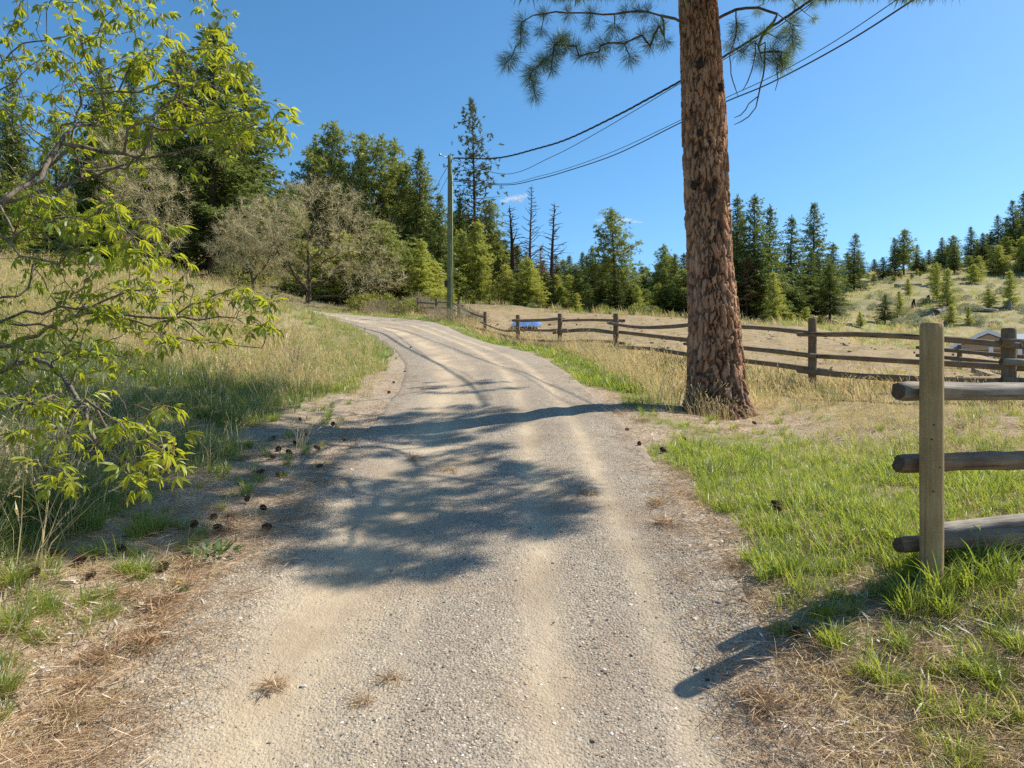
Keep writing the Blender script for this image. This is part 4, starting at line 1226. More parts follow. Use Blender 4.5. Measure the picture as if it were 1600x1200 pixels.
# ------------------------------------------------------------------ bare shrubby trees by the bend
def bare_tree(base, limbs, crown, n, label, seed, r0=.0085, group=None, buds=2500):
    r = np.random.default_rng(seed)
    t = thing('bare_tree', base, label, 'tree', group)
    tree = Tree((base[0], base[1], base[2] - .15))
    for par_t, pts in limbs:
        k = 0 if par_t is None else int(np.argmin([np.linalg.norm(p - np.array(par_t)) for p in tree.p]))
        tree.path(k, pts, .3, r, .10)
    att = []
    for c, rx, ry, rz, m in crown:
        d = unit(r.normal(size=(m, 3))) * (r.uniform(0, 1, (m, 1)) ** .45)
        att.append(np.array(c) + d * np.array([rx, ry, rz]))
    att = np.vstack(att); att = att[att[:, 2] > base[2] + .25]
    tips = tree.grow(att, .28, r, .25, .16, -.03)
    rad = tree.radii(r0, 2.05, .24)
    part('trunk', tree.tubes(rad, 7, r0 * 2.3).mesh('trunk', [M['bare_bark']], True), t, 'stuff')
    part('branches', tree.tubes(rad, 4, 0, r0 * 2.3).mesh('branches', [M['bare_twig']], True), t, 'stuff')
    pts = np.array(tree.p); par = np.array(tree.par)
    small = np.nonzero((rad < r0 * 2.3) & (par >= 0))[0]
    k = r.choice(small, n)
    d = unit(pts[k] - pts[par[k]]) + r.normal(size=(n, 3)) * .75; d[:, 2] += .25
    V, Fc = spikes(pts[k], d, r.uniform(.2, .65, n), r.uniform(.007, .014, n), r, taper=.25)
    part('twigs', mesh('twigs', V, Fc, [M['bare_twig']]), t, 'stuff')
    k = r.choice(small, buds)
    V, Fc = spikes(pts[k] + r.normal(size=(buds, 3)) * .22, r.normal(size=(buds, 3)), r.uniform(.03, .08, buds), .03, r)
    part('buds', mesh('buds', V, Fc, [M['bud']]), t, 'stuff')
    return t

def build_bare_trees():
    D = 39.0
    w = lambda px, py, dd=0: W(px, py, D + dd)
    b = w(482, 476); zb = h1(b[0], b[1]); b = (b[0], b[1], zb)
    limbs = [(None, [w(483, 440), w(482, 400), w(481, 370), w(492, 345, .5), (w(512, 328, .8))]),
             (w(483, 455), [w(468, 440, -.4), w(452, 415, -.6), (w(430, 385, -.8)), w(418, 360, -.8), w(402, 342, -1), w(385, 335, -1.2)]),
             (w(420, 362, -.8), [w(428, 340, -.5), w(440, 320, -.4)]),
             (w(482, 410), [w(505, 392, .5), w(520, 378, .6), w(540, 362, .8), w(562, 345, .8)]),
             (w(482, 440), [w(495, 420, -.6), w(506, 408, -.8), w(530, 395, -1.0), w(550, 392, -1)]),
             (w(483, 468), [w(500, 464, -.8), w(520, 462, -1), w(537, 465, -1.1), w(556, 458, -1.2), w(575, 453, -1.2), w(590, 440, -1.2)])]
    crown = [(w(480, 350), 4.0, 2.6, 2.6, 240), (w(415, 345, -.5), 2.4, 2.0, 1.6, 110), (w(550, 375), 3.0, 2.2, 2.4, 160), (w(575, 430, -1), 2.2, 1.6, 1.5, 90), (w(500, 310), 2.4, 1.8, 1.4, 80), (w(470, 420), 2.4, 1.6, 1.4, 60)]
    bare_tree(b, limbs, crown, 13000, 'wide leafless tree with forked dark trunk at the bend of the driveway', 501, buds=4000)
    D2 = 37.0
    w2 = lambda px, py, dd=0: W(px, py, D2 + dd)
    b = w2(396, 456); b = (b[0], b[1], h1(b[0], b[1]))
    limbs = [(None, [w2(396, 440), w2(392, 425), w2(380, 405), w2(372, 380)]), (w2(395, 438), [w2(408, 425), w2(420, 405), w2(425, 385)])]
    crown = [(w2(390, 375), 2.0, 1.6, 2.2, 170), (w2(360, 395), 1.6, 1.4, 1.6, 90), (w2(425, 390), 1.4, 1.2, 1.7, 80)]
    bare_tree(b, limbs, crown, 7500, 'smaller leafless tree left of the wide bare tree', 502, buds=2000)
    D3 = 36.0
    w3 = lambda px, py, dd=0: W(px, py, D3 + dd)
    b = w3(255, 440); b = (b[0], b[1], h1(b[0], b[1]))
    limbs = [(None, [w3(256, 410), w3(250, 370), w3(240, 330)]), (w3(256, 410), [w3(275, 380), w3(290, 350)])]
    crown = [(w3(240, 330), 2.0, 1.6, 2.6, 150), (w3(195, 270), 2.0, 1.6, 2.8, 130)]
    bare_tree(b, limbs, crown, 8000, 'pale leafless tree behind the branches of the leafing tree', 503, buds=3000)
build_bare_trees()

# ------------------------------------------------------------------ conifers
def conifer(kind, seed):
    """trunk and crown meshes of a 10 m tree"""
    r = np.random.default_rng(seed)
    mb = MB()
    lean = r.normal(size=2) * .10
    ctr = lambda z: np.array([lean[0] * math.sin(z * .35), lean[1] * math.sin(z * .3 + 1), z])
    zs = np.linspace(-.3, 9.9, 12)
    tr0 = dict(fir=.17, spruce=.13, pine=.15, tallpine=.11, young=.09, snag=.19, dying=.13)[kind]
    mb.tube([ctr(z) for z in zs], [max(.012, tr0 * (1 - z / 10.4)) for z in zs], 7)
    parts = []
    mat = M['fir']
    def branch(z, a, L, rise, rb):
        d = np.array([math.cos(a), math.sin(a), 0])
        pts = [ctr(z) + d * L * f + np.array([0, 0, rise * L * f + (-.0 if kind != 'fir' else 0)]) for f in (0, .5, 1)]
        mb.tube(pts, [rb, rb * .7, rb * .25], 3, False)
        return d
    if kind in ('fir', 'spruce', 'dying'):
        mat = M['dying'] if kind == 'dying' else M['fir']
        Rm = dict(fir=2.6, spruce=1.7, dying=1.6)[kind]; n = dict(fir=215, spruce=170, dying=80)[kind]
        z0 = dict(fir=.7 + r.uniform(0, .8), spruce=.5, dying=2.2)[kind]
        for i in range(n):
            f = ((i + r.uniform(0, 1)) / n) ** 1.15
            z = z0 + (9.8 - z0) * f
            L = (Rm * (1 - f) ** .85 + .14) * r.uniform(.45, 1.15) * (1 if f > .12 else .75)
            a = i * 2.39996 + r.normal() * .4
            rise = np.interp(f, [0, .5, 1], [-.28, -.05, .55]) + r.normal() * .1
            d = branch(z, a, L, rise, .022 * (1 - f) + .006)
            m = max(3, int(L * 8))
            fr = np.linspace(.18, 1.0, m) + r.normal(0, .04, m)
            base = ctr(z) + d * (L * fr)[:, None] + np.column_stack([np.zeros(m), np.zeros(m), rise * L * fr])
            q = 5
            B = np.repeat(base, q, 0) + r.normal(size=(m * q, 3)) * .06
            side = np.cross(d, [0, 0, 1])
            dd = d * r.uniform(.1, 1, (m * q, 1)) + side * r.normal(0, .75, (m * q, 1)) + np.array([0, 0, 1]) * r.normal(-.22, .3, (m * q, 1))
            ln = r.uniform(.20, .46, m * q) * (.65 + .35 * (1 - f))
            parts.append(spikes(B, dd, ln, r.uniform(.06, .12, m * q), r, flat=(0, 0, 1) if r.uniform() < .5 else None))
        B = np.array([ctr(9.3 + .08 * j) for j in range(9)] * 3); dd = r.normal(size=(27, 3)) * .5 + np.array([0, 0, .9])
        parts.append(spikes(B, dd, .4, .07, r))
    elif kind in ('pine', 'tallpine', 'young'):
        mat = M['young'] if kind == 'young' else (M['pine_dark'] if kind == 'tallpine' else M['pine'])
        n = dict(pine=95, tallpine=120, young=95)[kind]; z0 = dict(pine=2.3 + r.uniform(-1, .8), tallpine=3.4, young=.35)[kind]
        Rm = dict(pine=1.75, tallpine=1.15, young=2.0)[kind]
        for i in range(n):
            f = (i + r.uniform(0, 1)) / n
            z = z0 + (9.55 - z0) * f
            shape = {'pine': np.interp(f, [0, .15, .45, .8, 1], [.65, 1, .95, .5, .16]), 'tallpine': np.interp(f, [0, .3, .6, 1], [.8, 1, .75, .2]), 'young': np.interp(f, [0, .2, 1], [.9, 1, .12])}[kind]
            L = Rm * shape * (r.uniform(.5, 1.12) if kind != 'tallpine' else r.uniform(.25, 1.15))
            a = i * 2.39996 + r.normal() * .6
            rise = np.interp(f, [0, 1], [-.05, .6]) + r.normal() * .16
            d = branch(z, a, L, rise, .026 * (1 - f) + .008)
            m = max(2, int(L * (4.4 if kind != 'young' else 4.5)))
            fr = np.linspace(.35 if kind != 'young' else .15, 1.0, m) + r.normal(0, .05, m)
            base = ctr(z) + d * (L * fr)[:, None] + np.column_stack([np.zeros(m), np.zeros(m), rise * L * fr])
            q2 = 3 if kind != 'tallpine' else 1
            base = np.repeat(base, q2, 0) + r.normal(size=(m * q2, 3)) * np.array([.2, .2, .13]); m *= q2
            q = 9
            B = np.repeat(base, q, 0)
            dd = unit(r.normal(size=(m * q, 3))) + d * .35 + np.array([0, 0, .35])
            parts.append(spikes(B, dd, r.uniform(.17, .33, m * q) * dict(young=1.15, pine=1, tallpine=.62)[kind], r.uniform(.045, .08, m * q), r))
        B = np.array([ctr(9.55 + .1 * j) for j in range(5)] * 8); dd = r.normal(size=(40, 3)) * .7 + np.array([0, 0, .8])
        parts.append(spikes(B, dd, .3, .06, r))
        for i in range(10 if kind != 'young' else 0):
            z = z0 - r.uniform(0, 1.4); branch(max(z, .6), r.uniform(0, 6.28), r.uniform(.4, 1.1), r.normal(-.1, .2), .012)
    else:
        for i in range(72):
            f = (i / 72.0); z = 2.0 + 7.7 * f
            L = (1.5 * (1 - f) + .25) * r.uniform(.3, 1.1); a = i * 2.39996 + r.normal() * .5
            d = np.array([math.cos(a), math.sin(a), 0]); rise = r.normal(.15, .25)
            pts = [ctr(z) + d * L * q + np.array([0, 0, rise * L * q + .25 * L * q * q]) for q in (0, .4, .75, 1)]
            mb.tube(pts, [.045, .03, .022, .008], 3, False)
            for j in range(3):
                q = r.uniform(.4, 1); s = np.array(pts[0]) + (np.array(pts[3]) - np.array(pts[0])) * q
                e = s + d * .25 * L + np.array([r.normal() * .25 * L, r.normal() * .25 * L, r.normal(.05, .15) * L])
                mb.tube([s, e], [.02, .008], 3, False)
    trunk = mb.mesh('trunk', [M['snag_wood'] if kind in ('snag', 'dying') else M['far_bark']], True)
    crown = None
    if parts:
        V, Fc = joinq(parts); crown = mesh('crown', V, Fc, [mat])
    return trunk, crown

PROTO = {k: [conifer(k, 600 + 37 * i + j) for j in range(n)] for i, (k, n) in enumerate((('fir', 4), ('spruce', 3), ('pine', 4), ('tallpine', 2), ('young', 4), ('snag', 3), ('dying', 2)))}
NAME = dict(fir='fir_tree', spruce='fir_tree', pine='pine_tree', tallpine='pine_tree', young='pine_tree', snag='dead_tree', dying='dying_tree')
_pc = {}
WF = dict(fir=1.2, spruce=1.25, pine=1.2, tallpine=1.0, young=1.15, snag=1.0, dying=1.1)
def place(kind, px, ptop, d=None, pbase=None, label='', group=None, wf=1.0, var=None):
    if d is None:
        g = ground_at(px, pbase, 20, 220)
        if g is None: g = (*W(px, pbase, 110)[:2], 0)
        x, y = g[0], g[1]
    else:
        x, y = W(px, 600, d)[:2]
    z = h1(x, y)
    top = CAMZ + (600 - ptop) / F * y
    h = max(1.0, top - z)
    i = _pc.get(kind, 0); _pc[kind] = i + 1
    tm, cm = PROTO[kind][(i if var is None else var) % len(PROTO[kind])]
    t = thing(NAME[kind], (x, y, z), label, 'tree', group, rz=random.uniform(0, 6.28))
    s = h / 10.0
    wf *= WF[kind] * min(1.5, max(1.0, (9 / h) ** .4))
    t.scale = (s * wf, s * wf, s)
    obj('trunk', tm, t)
    if cm is not None: obj('crown', cm, t, kind='stuff')
    return t

ONES = 'first second third fourth fifth sixth seventh eighth ninth tenth eleventh twelfth thirteenth fourteenth fifteenth sixteenth seventeenth eighteenth nineteenth'.split()
def ordinal(i):
    if i < 19: return ONES[i]
    tens = {2: ('twentieth', 'twenty'), 3: ('thirtieth', 'thirty'), 4: ('fortieth', 'forty'), 5: ('fiftieth', 'fifty'), 6: ('sixtieth', 'sixty')}[(i + 1) // 10]
    k = (i + 1) % 10
    return tens[0] if k == 0 else tens[1] + '-' + ONES[k - 1]

def build_forest():
    # trees one can single out
    P = place
    P('fir', 335, 40, 47, label='huge dark fir directly behind the leafing tree, tallest on the left', wf=1.1)
    P('fir', 385, 105, 52, label='dark fir beside the huge fir, nearest the open sky', wf=.95)
    P('fir', 283, 75, 55, label='dark fir on the left flank of the huge fir', wf=.95)
    P('fir', 205, 112, 60, label='dark narrow fir top seen above the pale leafless tree', wf=.8)
    P('fir', 155, 85, 58, label='tall dark fir behind the upper limbs of the leafing tree', wf=.6)
    P('fir', 20, 105, 60, label='dark fir at the far left edge behind the leafing tree', wf=.6)
    P('pine', 519, 191, 55, label='tall blue green pine behind the wide bare tree, highest of its stand', wf=.95)
    P('pine', 490, 222, 56, label='blue green pine leaning against the highest one behind the bare tree', wf=.9)
    P('pine', 453, 288, 50, label='small dark pine above the left shoulder of the wide bare tree', wf=1.0)
    P('pine', 434, 300, 52, label='dark pine next to the gap of sky left of the wide bare tree', wf=.9)
    P('pine', 564, 208, 55, label='bushy green pine just right of the highest pine in the stand', wf=.85)
    P('pine', 595, 214, 54, label='full green pine in the middle of the stand behind the bend', wf=.85)
    P('pine', 616, 219, 56, label='green pine at the right shoulder of the stand behind the bend', wf=.75)
    P('pine', 634, 255, 55, label='lower green pine filling the gap left of the pointed dark fir', wf=.8)
    P('fir', 656, 232, 53, label='pointed dark fir left of the utility pole', wf=.80)
    P('fir', 687, 305, 50, label='low dark fir touching the left of the utility pole', wf=.85)
    P('tallpine', 740, 157, 57, label='very tall sparse pine with long bare trunk right of the utility pole', wf=1.15, var=0)
    P('fir', 718, 307, 56, label='dark fir just right of the utility pole', wf=.7)
    P('pine', 764, 312, 60, label='thin dark pine right of the very tall sparse pine', wf=1.0)
    P('snag', 798, 322, 58, label='broad bare dead tree with bushy dark twigs near the tall pine', wf=2.2, var=0)
    P('snag', 830, 285, 56, label='tallest bare dead tree with a straight reddish trunk', wf=.9, var=1)
    P('snag', 865, 314, 55, label='grey dead tree with a bent top, rightmost of the bare snags', wf=1.5, var=2)
    P('dying', 845, 385, 58, label='rust brown dying conifer beside the tallest dead tree', wf=1.1)
    P('pine', 957, 326, 56, label='prominent dark green pine with open crown standing above the far berm', wf=1.15, var=1)
    P('fir', 925, 386, 62, label='dark fir behind the left side of the prominent pine', wf=.9)
    P('fir', 910, 394, 64, label='second dark fir left of the prominent pine', wf=.7)
    P('spruce', 869, 398, 70, label='small far conifer tip right of the bent dead tree', wf=1)
    P('pine', 1038, 382, 68, label='thin topped pine left of the big trunk', wf=1.0)
    P('fir', 1055, 397, 64, label='dark fir half hidden by the big trunk on its left', wf=.9)
    P('fir', 1152, 307, 60, label='tall dark fir right against the big trunk', wf=.80)
    P('fir', 1179, 306, 58, label='tall dense fir second to the right of the big trunk', wf=.95)
    P('fir', 1203, 322, 60, label='dense fir third to the right of the big trunk', wf=.8)
    P('dying', 1166, 400, 57, label='reddish dead conifer in front of the dense firs', wf=1.3)
    P('young', 1209, 424, 54, label='light green young pine at the field edge below the dense firs', wf=.8)
    P('spruce', 1237, 339, pbase=497, label='slender dark conifer alone between dense firs and layered fir', wf=1.15)
    P('fir', 1272, 317, pbase=477, label='layered fir with a visible dark trunk at the foot of the slope', wf=.95)
    P('fir', 1302, 380, 80, label='lower fir on the right of the layered fir', wf=.9)
    P('spruce', 1336, 366, 95, label='pointed conifer on the ridge right of the layered fir', wf=1.3)
    P('pine', 1413, 358, 105, label='tallest pine on the middle of the right ridge', wf=1.1)
    P('spruce', 1398, 372, 104, label='pointed conifer beside the tallest ridge pine', wf=1.1)
    P('fir', 1433, 382, 110, label='broad conifer right of the tallest ridge pine', wf=.9)
    P('young', 1481, 419, pbase=481, label='green pine standing alone in the middle of the dry slope', wf=.95)
    P('young', 1464, 410, pbase=470, label='taller pine just behind the lone slope pine', wf=.7)
    P('young', 1578, 422, pbase=480, label='green pine on the right of the slope above the house', wf=.9)
    P('young', 1545, 450, pbase=482, label='small rounded pine left of the right slope pine', wf=1.3)
    P('fir', 1383, 460, pbase=506, label='small dark fir low on the slope above the near post', wf=.9)
    P('young', 1405, 454, pbase=493, label='pale young pine beside the small dark fir', wf=.9)
    P('young', 1487, 476, pbase=506, label='bushy little pine just above the house roof', wf=1.5)
    P('young', 1419, 435, pbase=462, label='small pine at the upper edge of the dry slope', wf=1.0)
    P('young', 1344, 487, pbase=511, label='pale sapling at the left foot of the dry slope', wf=1.0)
    P('young', 1514, 478, pbase=508, label='thin sapling right of the bushy little pine', wf=.8)
    P('young', 1522, 412, pbase=442, label='rounded pine near the top of the dry slope', wf=1.4)
    P('young', 1459, 418, pbase=446, label='round young pine against the ridge trees', wf=1.3)
    P('fir', 1582, 313, 118, label='tall dark fir on the ridge at the right edge', wf=.9)
    P('fir', 1600, 300, 120, label='tallest dark fir at the extreme right edge', wf=.95)
    P('fir', 1559, 336, 120, label='dark fir left of the tall ones on the right ridge', wf=.9)
    P('fir', 1517, 354, 116, label='twin topped dark fir on the right ridge', wf=.9)
    P('pine', 1489, 368, 114, label='small round topped pine on the right ridge', wf=1.1)
    P('fir', 1472, 371, 112, label='dark pointed fir left of the round topped ridge pine', wf=.9)
    # the rest of the forest, zone by zone
    sk = np.array([(-200, 90), (0, 110), (60, 130), (100, 125), (170, 110), (240, 110), (300, 85), (400, 120), (425, 270), (440, 310), (480, 250), (520, 215), (565, 225), (600, 232), (635, 265), (660, 260), (690, 315), (720, 325), (770, 345), (800, 380), (840, 400), (870, 405), (900, 402), (925, 400), (957, 400), (990, 418), (1010, 418),
                   (1040, 400), (1060, 405), (1110, 340), (1156, 320), (1205, 335), (1235, 370), (1270, 370), (1300, 390), (1335, 385), (1370, 393), (1415, 378), (1440, 388), (1475, 378), (1515, 362), (1550, 350), (1580, 330), (1610, 310), (1750, 270)])
    def fill(n, p0, p1, d0, d1, kinds, j0, j1, label, group, wf=(.7, 1.0), seed=0):
        rr = random.Random(seed)
        for i in range(n):
            px = p0 + (p1 - p0) * (i + rr.uniform(.1, .9)) / n
            d = rr.uniform(d0, d1)
            top = np.interp(px, sk[:, 0], sk[:, 1]) + rr.uniform(j0, j1)
            P(rr.choice(kinds), px, top, d, label='%s %s' % (ordinal(i), label), group=group, wf=rr.uniform(*wf))
    fill(20, -160, 415, 50, 78, ['fir', 'fir', 'pine'], 10, 120, 'dark conifer from the left in the shadowy wood behind the leafing tree', 'conifers behind the leafing tree', (.6, .8), 1)
    fill(14, -160, 430, 44, 60, ['young', 'pine', 'fir'], 150, 270, 'low conifer from the left under the tall firs', 'low conifers under the left firs', (.9, 1.3), 2)
    fill(22, 430, 700, 54, 72, ['pine', 'pine', 'fir'], 15, 100, 'green conifer from the left in the stand behind the bare trees', 'conifers behind the bare trees', (.7, 1.0), 3)
    fill(18, 440, 705, 43, 50, ['young', 'young', 'pine'], 110, 180, 'bushy yellow green pine from the left before the stand', 'young pines behind the bend', (1.0, 1.5), 4)
    fill(24, 700, 905, 52, 60, ['young', 'young', 'pine'], 8, 60, 'light green pine from the left on the bank right of the pole', 'light green pines on the bank', (.9, 1.4), 5)
    fill(40, 700, 1085, 58, 82, ['fir', 'spruce', 'pine', 'fir'], -4, 24, 'dark conifer from the left in the wood between pole and big trunk', 'conifers of the middle wood', (.9, 1.2), 6)
    fill(16, 870, 1085, 54, 59, ['young', 'pine', 'fir'], 22, 55, 'light conifer from the left along the far edge of the dug field', 'light conifers at the field edge', (1.0, 1.4), 7)
    fill(18, 1085, 1300, 60, 76, ['fir', 'fir', 'spruce'], 12, 80, 'dark conifer from the left in the clump right of the big trunk', 'conifers right of the big trunk', (.8, 1.0), 8)
    fill(8, 1140, 1290, 57, 62, ['young', 'fir'], 100, 150, 'low conifer from the left under the dense firs by the slope', 'low conifers under the dense firs', (1.1, 1.5), 11)
    fill(44, 1290, 1640, 100, 145, ['fir', 'spruce', 'pine', 'fir'], 3, 50, 'small conifer from the left along the skyline of the right ridge', 'conifers along the right ridge', (.9, 1.2), 9)
    fill(20, 1290, 1640, 96, 112, ['young', 'pine'], 28, 55, 'light pine from the left at the top edge of the dry slope', 'young pines at the slope top', (1.0, 1.5), 10)
build_forest()

# ------------------------------------------------------------------ shrubs
def bush_mesh(r, n, rad, hgt, mat, L=(.08, .2), wd=.03, up=.5, stems=16):
    a = r.uniform(0, 6.28, n); q = np.sqrt(r.uniform(0, 1, n)); z = r.uniform(.1, 1, n)
    prof = np.sqrt(np.clip(1 - (z - .35) ** 2 / .5, .05, 1))
    B = np.column_stack([rad * q * prof * np.cos(a), rad * q * prof * np.sin(a), hgt * z * (1 - .25 * q)])
    B += r.normal(size=(n, 3)) * rad * .08
    d = unit(B + np.array([0, 0, .01])) + r.normal(size=(n, 3)) * .6 + np.array([0, 0, up])
    parts = [spikes(B, d, r.uniform(*L, n), wd, r)]
    if stems:
        dd = np.column_stack([r.normal(0, .5, stems), r.normal(0, .5, stems), np.ones(stems)])
        parts.append(spikes(np.zeros((stems, 3)), dd, hgt * .9, .025, r, taper=.2))
    V, Fc = joinq(parts)
    return mesh('bush', V, Fc, [mat])

def build_shrubs():
    r = np.random.default_rng(707)
    sage = [bush_mesh(r, 520, .75, .8, M['sage'], (.10, .24), .05) for _ in range(4)]
    brush = [bush_mesh(r, 420, .7, 1.0, M['brush'], (.2, .5), .018, .7) for _ in range(3)]
    green = [bush_mesh(r, 520, .8, 1.1, M['bushleaf'], (.08, .2), .07) for _ in range(3)]
    def put(me, px, py, s, name, label, cat, group=None, d=None):
        g = ground_at(px, py, 10, 220) if d is None else (*W(px, 600, d)[:2], 0)
        if g is None: return
        o = obj(name, me, loc=(g[0], g[1], h1(g[0], g[1]) - .05)); o.scale = (s, s, s * random.uniform(.85, 1.15)); o.rotation_euler = (0, 0, random.uniform(0, 6.28))
        tag(o, label, cat, group)
    for i in range(54):
        put(sage[i % 4], 1290 + i * 6.3 + random.uniform(0, 6), random.uniform(440, 512), random.uniform(.6, 1.2), 'sagebrush', '%s grey green sagebrush from the left on the dry slope' % ordinal(i), 'shrub', 'sagebrush on the slope')
    for px, py, s, lab in ((728, 503, 1.0, 'grey brush beside the foot of the utility pole'), (745, 508, .8, 'grey brush halfway between utility pole and fence post'), (716, 506, .75, 'small grey brush touching the utility pole'), (686, 502, .7, 'low tan brush left of the utility pole')):
        put(brush[i % 3] if px != 728 else sage[0], px, py, s, 'dry_bush', lab, 'shrub'); i += 1
    for i in range(22):
        put(brush[i % 3] if i % 2 else green[i % 3], 560 + i * 6.2 + random.uniform(-3, 3), 0, random.uniform(.6, 1.1), 'roadside_bush', '%s small bush from the left in the thicket along the bend' % ordinal(i), 'shrub', 'bushes along the bend', d=random.uniform(34, 40))
    for i in range(44):
        put(green[i % 3] if i % 3 else sage[i % 4], 700 + i * 8.6 + random.uniform(-4, 4), 0, random.uniform(.5, 1.0), 'undergrowth_bush', '%s leafy bush from the left at the foot of the middle wood' % ordinal(i), 'shrub', 'bushes at the wood edge', d=random.uniform(51, 57))
    for i in range(26):
        put(green[i % 3], -40 + i * 18 + random.uniform(-6, 6), 0, random.uniform(.9, 1.7), 'undergrowth_bush', '%s leafy bush from the left under trees behind the left meadow' % ordinal(i), 'shrub', 'bushes behind the meadow', d=random.uniform(38, 47))
    # dark dead weed on the left bank
    n = 60
    B = np.column_stack([r.normal(0, .05, n), r.normal(0, .05, n), r.uniform(0, .25, n)])
    V, Fc = spikes(B, np.column_stack([r.normal(0, .4, n), r.normal(0, .4, n), np.ones(n)]), r.uniform(.25, .75, n), .008, r, taper=.2)
    g = ground_at(462, 588)
    tag(obj('dead_weed', mesh('dead_weed', V, Fc, [M['brush']]), loc=(g[0], g[1], g[2] - .02)), 'dark stalky dead weed at the edge of the shade on the left bank', 'weed')
    # fallen brush under the leafing tree
    n = 420
    B = np.column_stack([r.normal(-3.6, .6, n), r.normal(5.0, .7, n), np.zeros(n)]); B[:, 2] = H(B[:, 0], B[:, 1]) + r.uniform(.0, .28, n)
    V, Fc = spikes(B, np.column_stack([r.normal(size=n), r.normal(size=n), r.normal(.15, .3, n)]), r.uniform(.25, .9, n), .008, r, taper=.3)
    o = obj('brushwood', mesh('brushwood', V, Fc, [M['brush']]), kind='stuff'); o['label'] = 'tangle of dead grey twigs lying under the leafing tree'
    # weeds
    n = 70
    a = r.uniform(0, 6.28, n); q = .13 * np.sqrt(r.uniform(0, 1, n))
    B = np.column_stack([q * np.cos(a), q * np.sin(a), r.uniform(.01, .05, n)])
    V, Fc = spikes(B, np.column_stack([np.cos(a), np.sin(a), r.uniform(.1, .9, n)]), r.uniform(.05, .10, n), .025, r, flat=(0, 0, 1))
    g = ground_at(335, 872)
    tag(obj('green_weed', mesh('green_weed', V, Fc, [M['weed']]), loc=g), 'dark green broad leaved weed at the left road edge', 'weed')
    g = ground_at(279, 926)
    t = thing('dandelion', g, 'dandelion with one yellow flower on the left road edge', 'flower')
    n = 16; a = r.uniform(0, 6.28, n)
    V, Fc = spikes(np.zeros((n, 3)) + .004, np.column_stack([np.cos(a), np.sin(a), r.uniform(.15, .6, n)]), r.uniform(.05, .09, n), .018, r, flat=(0, 0, 1))
    obj('leaves', mesh('leaves', V, Fc, [M['weed']]), t)
    mb = MB(); mb.tube([(0, 0, 0), (0, 0, .05)], .002, 5); obj('stem', mb.mesh('stem', [M['weed']]), t)
    n = 30; a = np.linspace(0, 6.28, n)
    V, Fc = spikes(np.tile([[0, 0, .05]], (n, 1)), np.column_stack([np.cos(a), np.sin(a), r.uniform(.1, .8, n)]), .016, .006, r, flat=(0, 0, 1))
    obj('flower_head', mesh('flower_head', V, Fc, [M['petal']]), t)
build_shrubs()

# ------------------------------------------------------------------ fences
def log_mesh(L, r0, r1, seed, mat, bend=.03, n=14, segs=16, end=None):
    """a rough round rail along +X from 0 to L"""
    r = np.random.default_rng(seed)
    by, bz = r.normal() * bend, r.normal() * bend
    V = []; Fs = []
    ts = np.linspace(0, 1, segs)
    lump = r.uniform(0, 100)
    for i, t in enumerate(ts):
        ra = r0 + (r1 - r0) * t
        for k in range(n):
            a = 2 * math.pi * k / n
            q = ra * (1 + (.22 * (float(vnoise(np.array([a * 5.1 + lump]), np.array([t * L * 1.4]), 7)[0]) - .5) + .16 * (float(vnoise(np.array([math.cos(a) * 2.5 + lump]), np.array([t * L * 9 + math.sin(a) * 2.5]), 9)[0]) - .5) if n > 16 else 0) + .30 * (float(vnoise(np.array([math.cos(a) * 1.3 + lump]), np.array([t * L * 2.2 + math.sin(a) * 1.3]), 3)[0]) - .5) + .10 * (float(vnoise(np.array([a * 3 + lump]), np.array([t * L * 1.0]), 5)[0]) - .5))
            if i in (0, segs - 1): q *= .88
            V.append((t * L + ((.006 * math.sin(a + lump) + .003 * math.sin(a * 3)) if i in (0, segs - 1) else 0), by * math.sin(math.pi * t) + q * math.cos(a), bz * math.sin(math.pi * t) + q * math.sin(a)))
    for i in range(segs - 1):
        for k in range(n):
            a = i * n + k; b = i * n + (k + 1) % n
            Fs.append((a, a + n, b + n, b))
    V.append((-.010, 0, 0)); V.append((L + .010, 0, 0))
    for k in range(n):
        Fs.append((len(V) - 2, k, (k + 1) % n)); Fs.append((len(V) - 1, (segs - 1) * n + (k + 1) % n, (segs - 1) * n + k))
    me = mesh('rail', V, Fs, [mat, M['endgrain']])
    for p in me.polygons:
        p.use_smooth = len(p.vertices) == 4
        if len(p.vertices) == 3: p.material_index = 1
    return me

def rail_between(A, B, r0, r1, seed, mat, parent, bend=.03, name='rail', segs=16, n=14):
    A = Vector(A); B = Vector(B); d = B - A
    o = obj(name, log_mesh(d.length, r0, r1, seed, mat, bend, n, segs), parent, A - parent.location)
    q = d.to_track_quat('X', 'Z'); o.rotation_euler = q.to_euler()
    return o

def post_mesh(h, r0, seed, mat, n=18):
    r = np.random.default_rng(seed)
    V = []; Fs = []
    zs = [-.35] + list(np.linspace(0, h - .03, 14)) + [h - .008, h]
    sc = [1] * 15 + [.95, .86]
    for z, s in zip(zs, sc):
        for k in range(n):
            a = 2 * math.pi * k / n
            q = r0 * s * (1 + .05 * (float(vnoise(np.array([math.cos(a) * 1.5 + seed]), np.array([z * 1.5 + math.sin(a) * 1.5]), 3)[0]) - .5) + .03 * math.sin(3 * a + seed))
            V.append((q * math.cos(a), q * math.sin(a), z))
    m = len(zs)
    for i in range(m - 1):
        for k in range(n):
            a = i * n + k; b = i * n + (k + 1) % n
            Fs.append((a, b, b + n, a + n))
    V.append((0, 0, h + .004))
    for k in range(n): Fs.append((len(V) - 1, (m - 1) * n + k, (m - 1) * n + (k + 1) % n))
    me = mesh('post', V, Fs, [mat, M['endgrain']])
    for p in me.polygons:
        p.use_smooth = len(p.vertices) == 4
        if len(p.vertices) == 3: p.material_index = 1
    return me

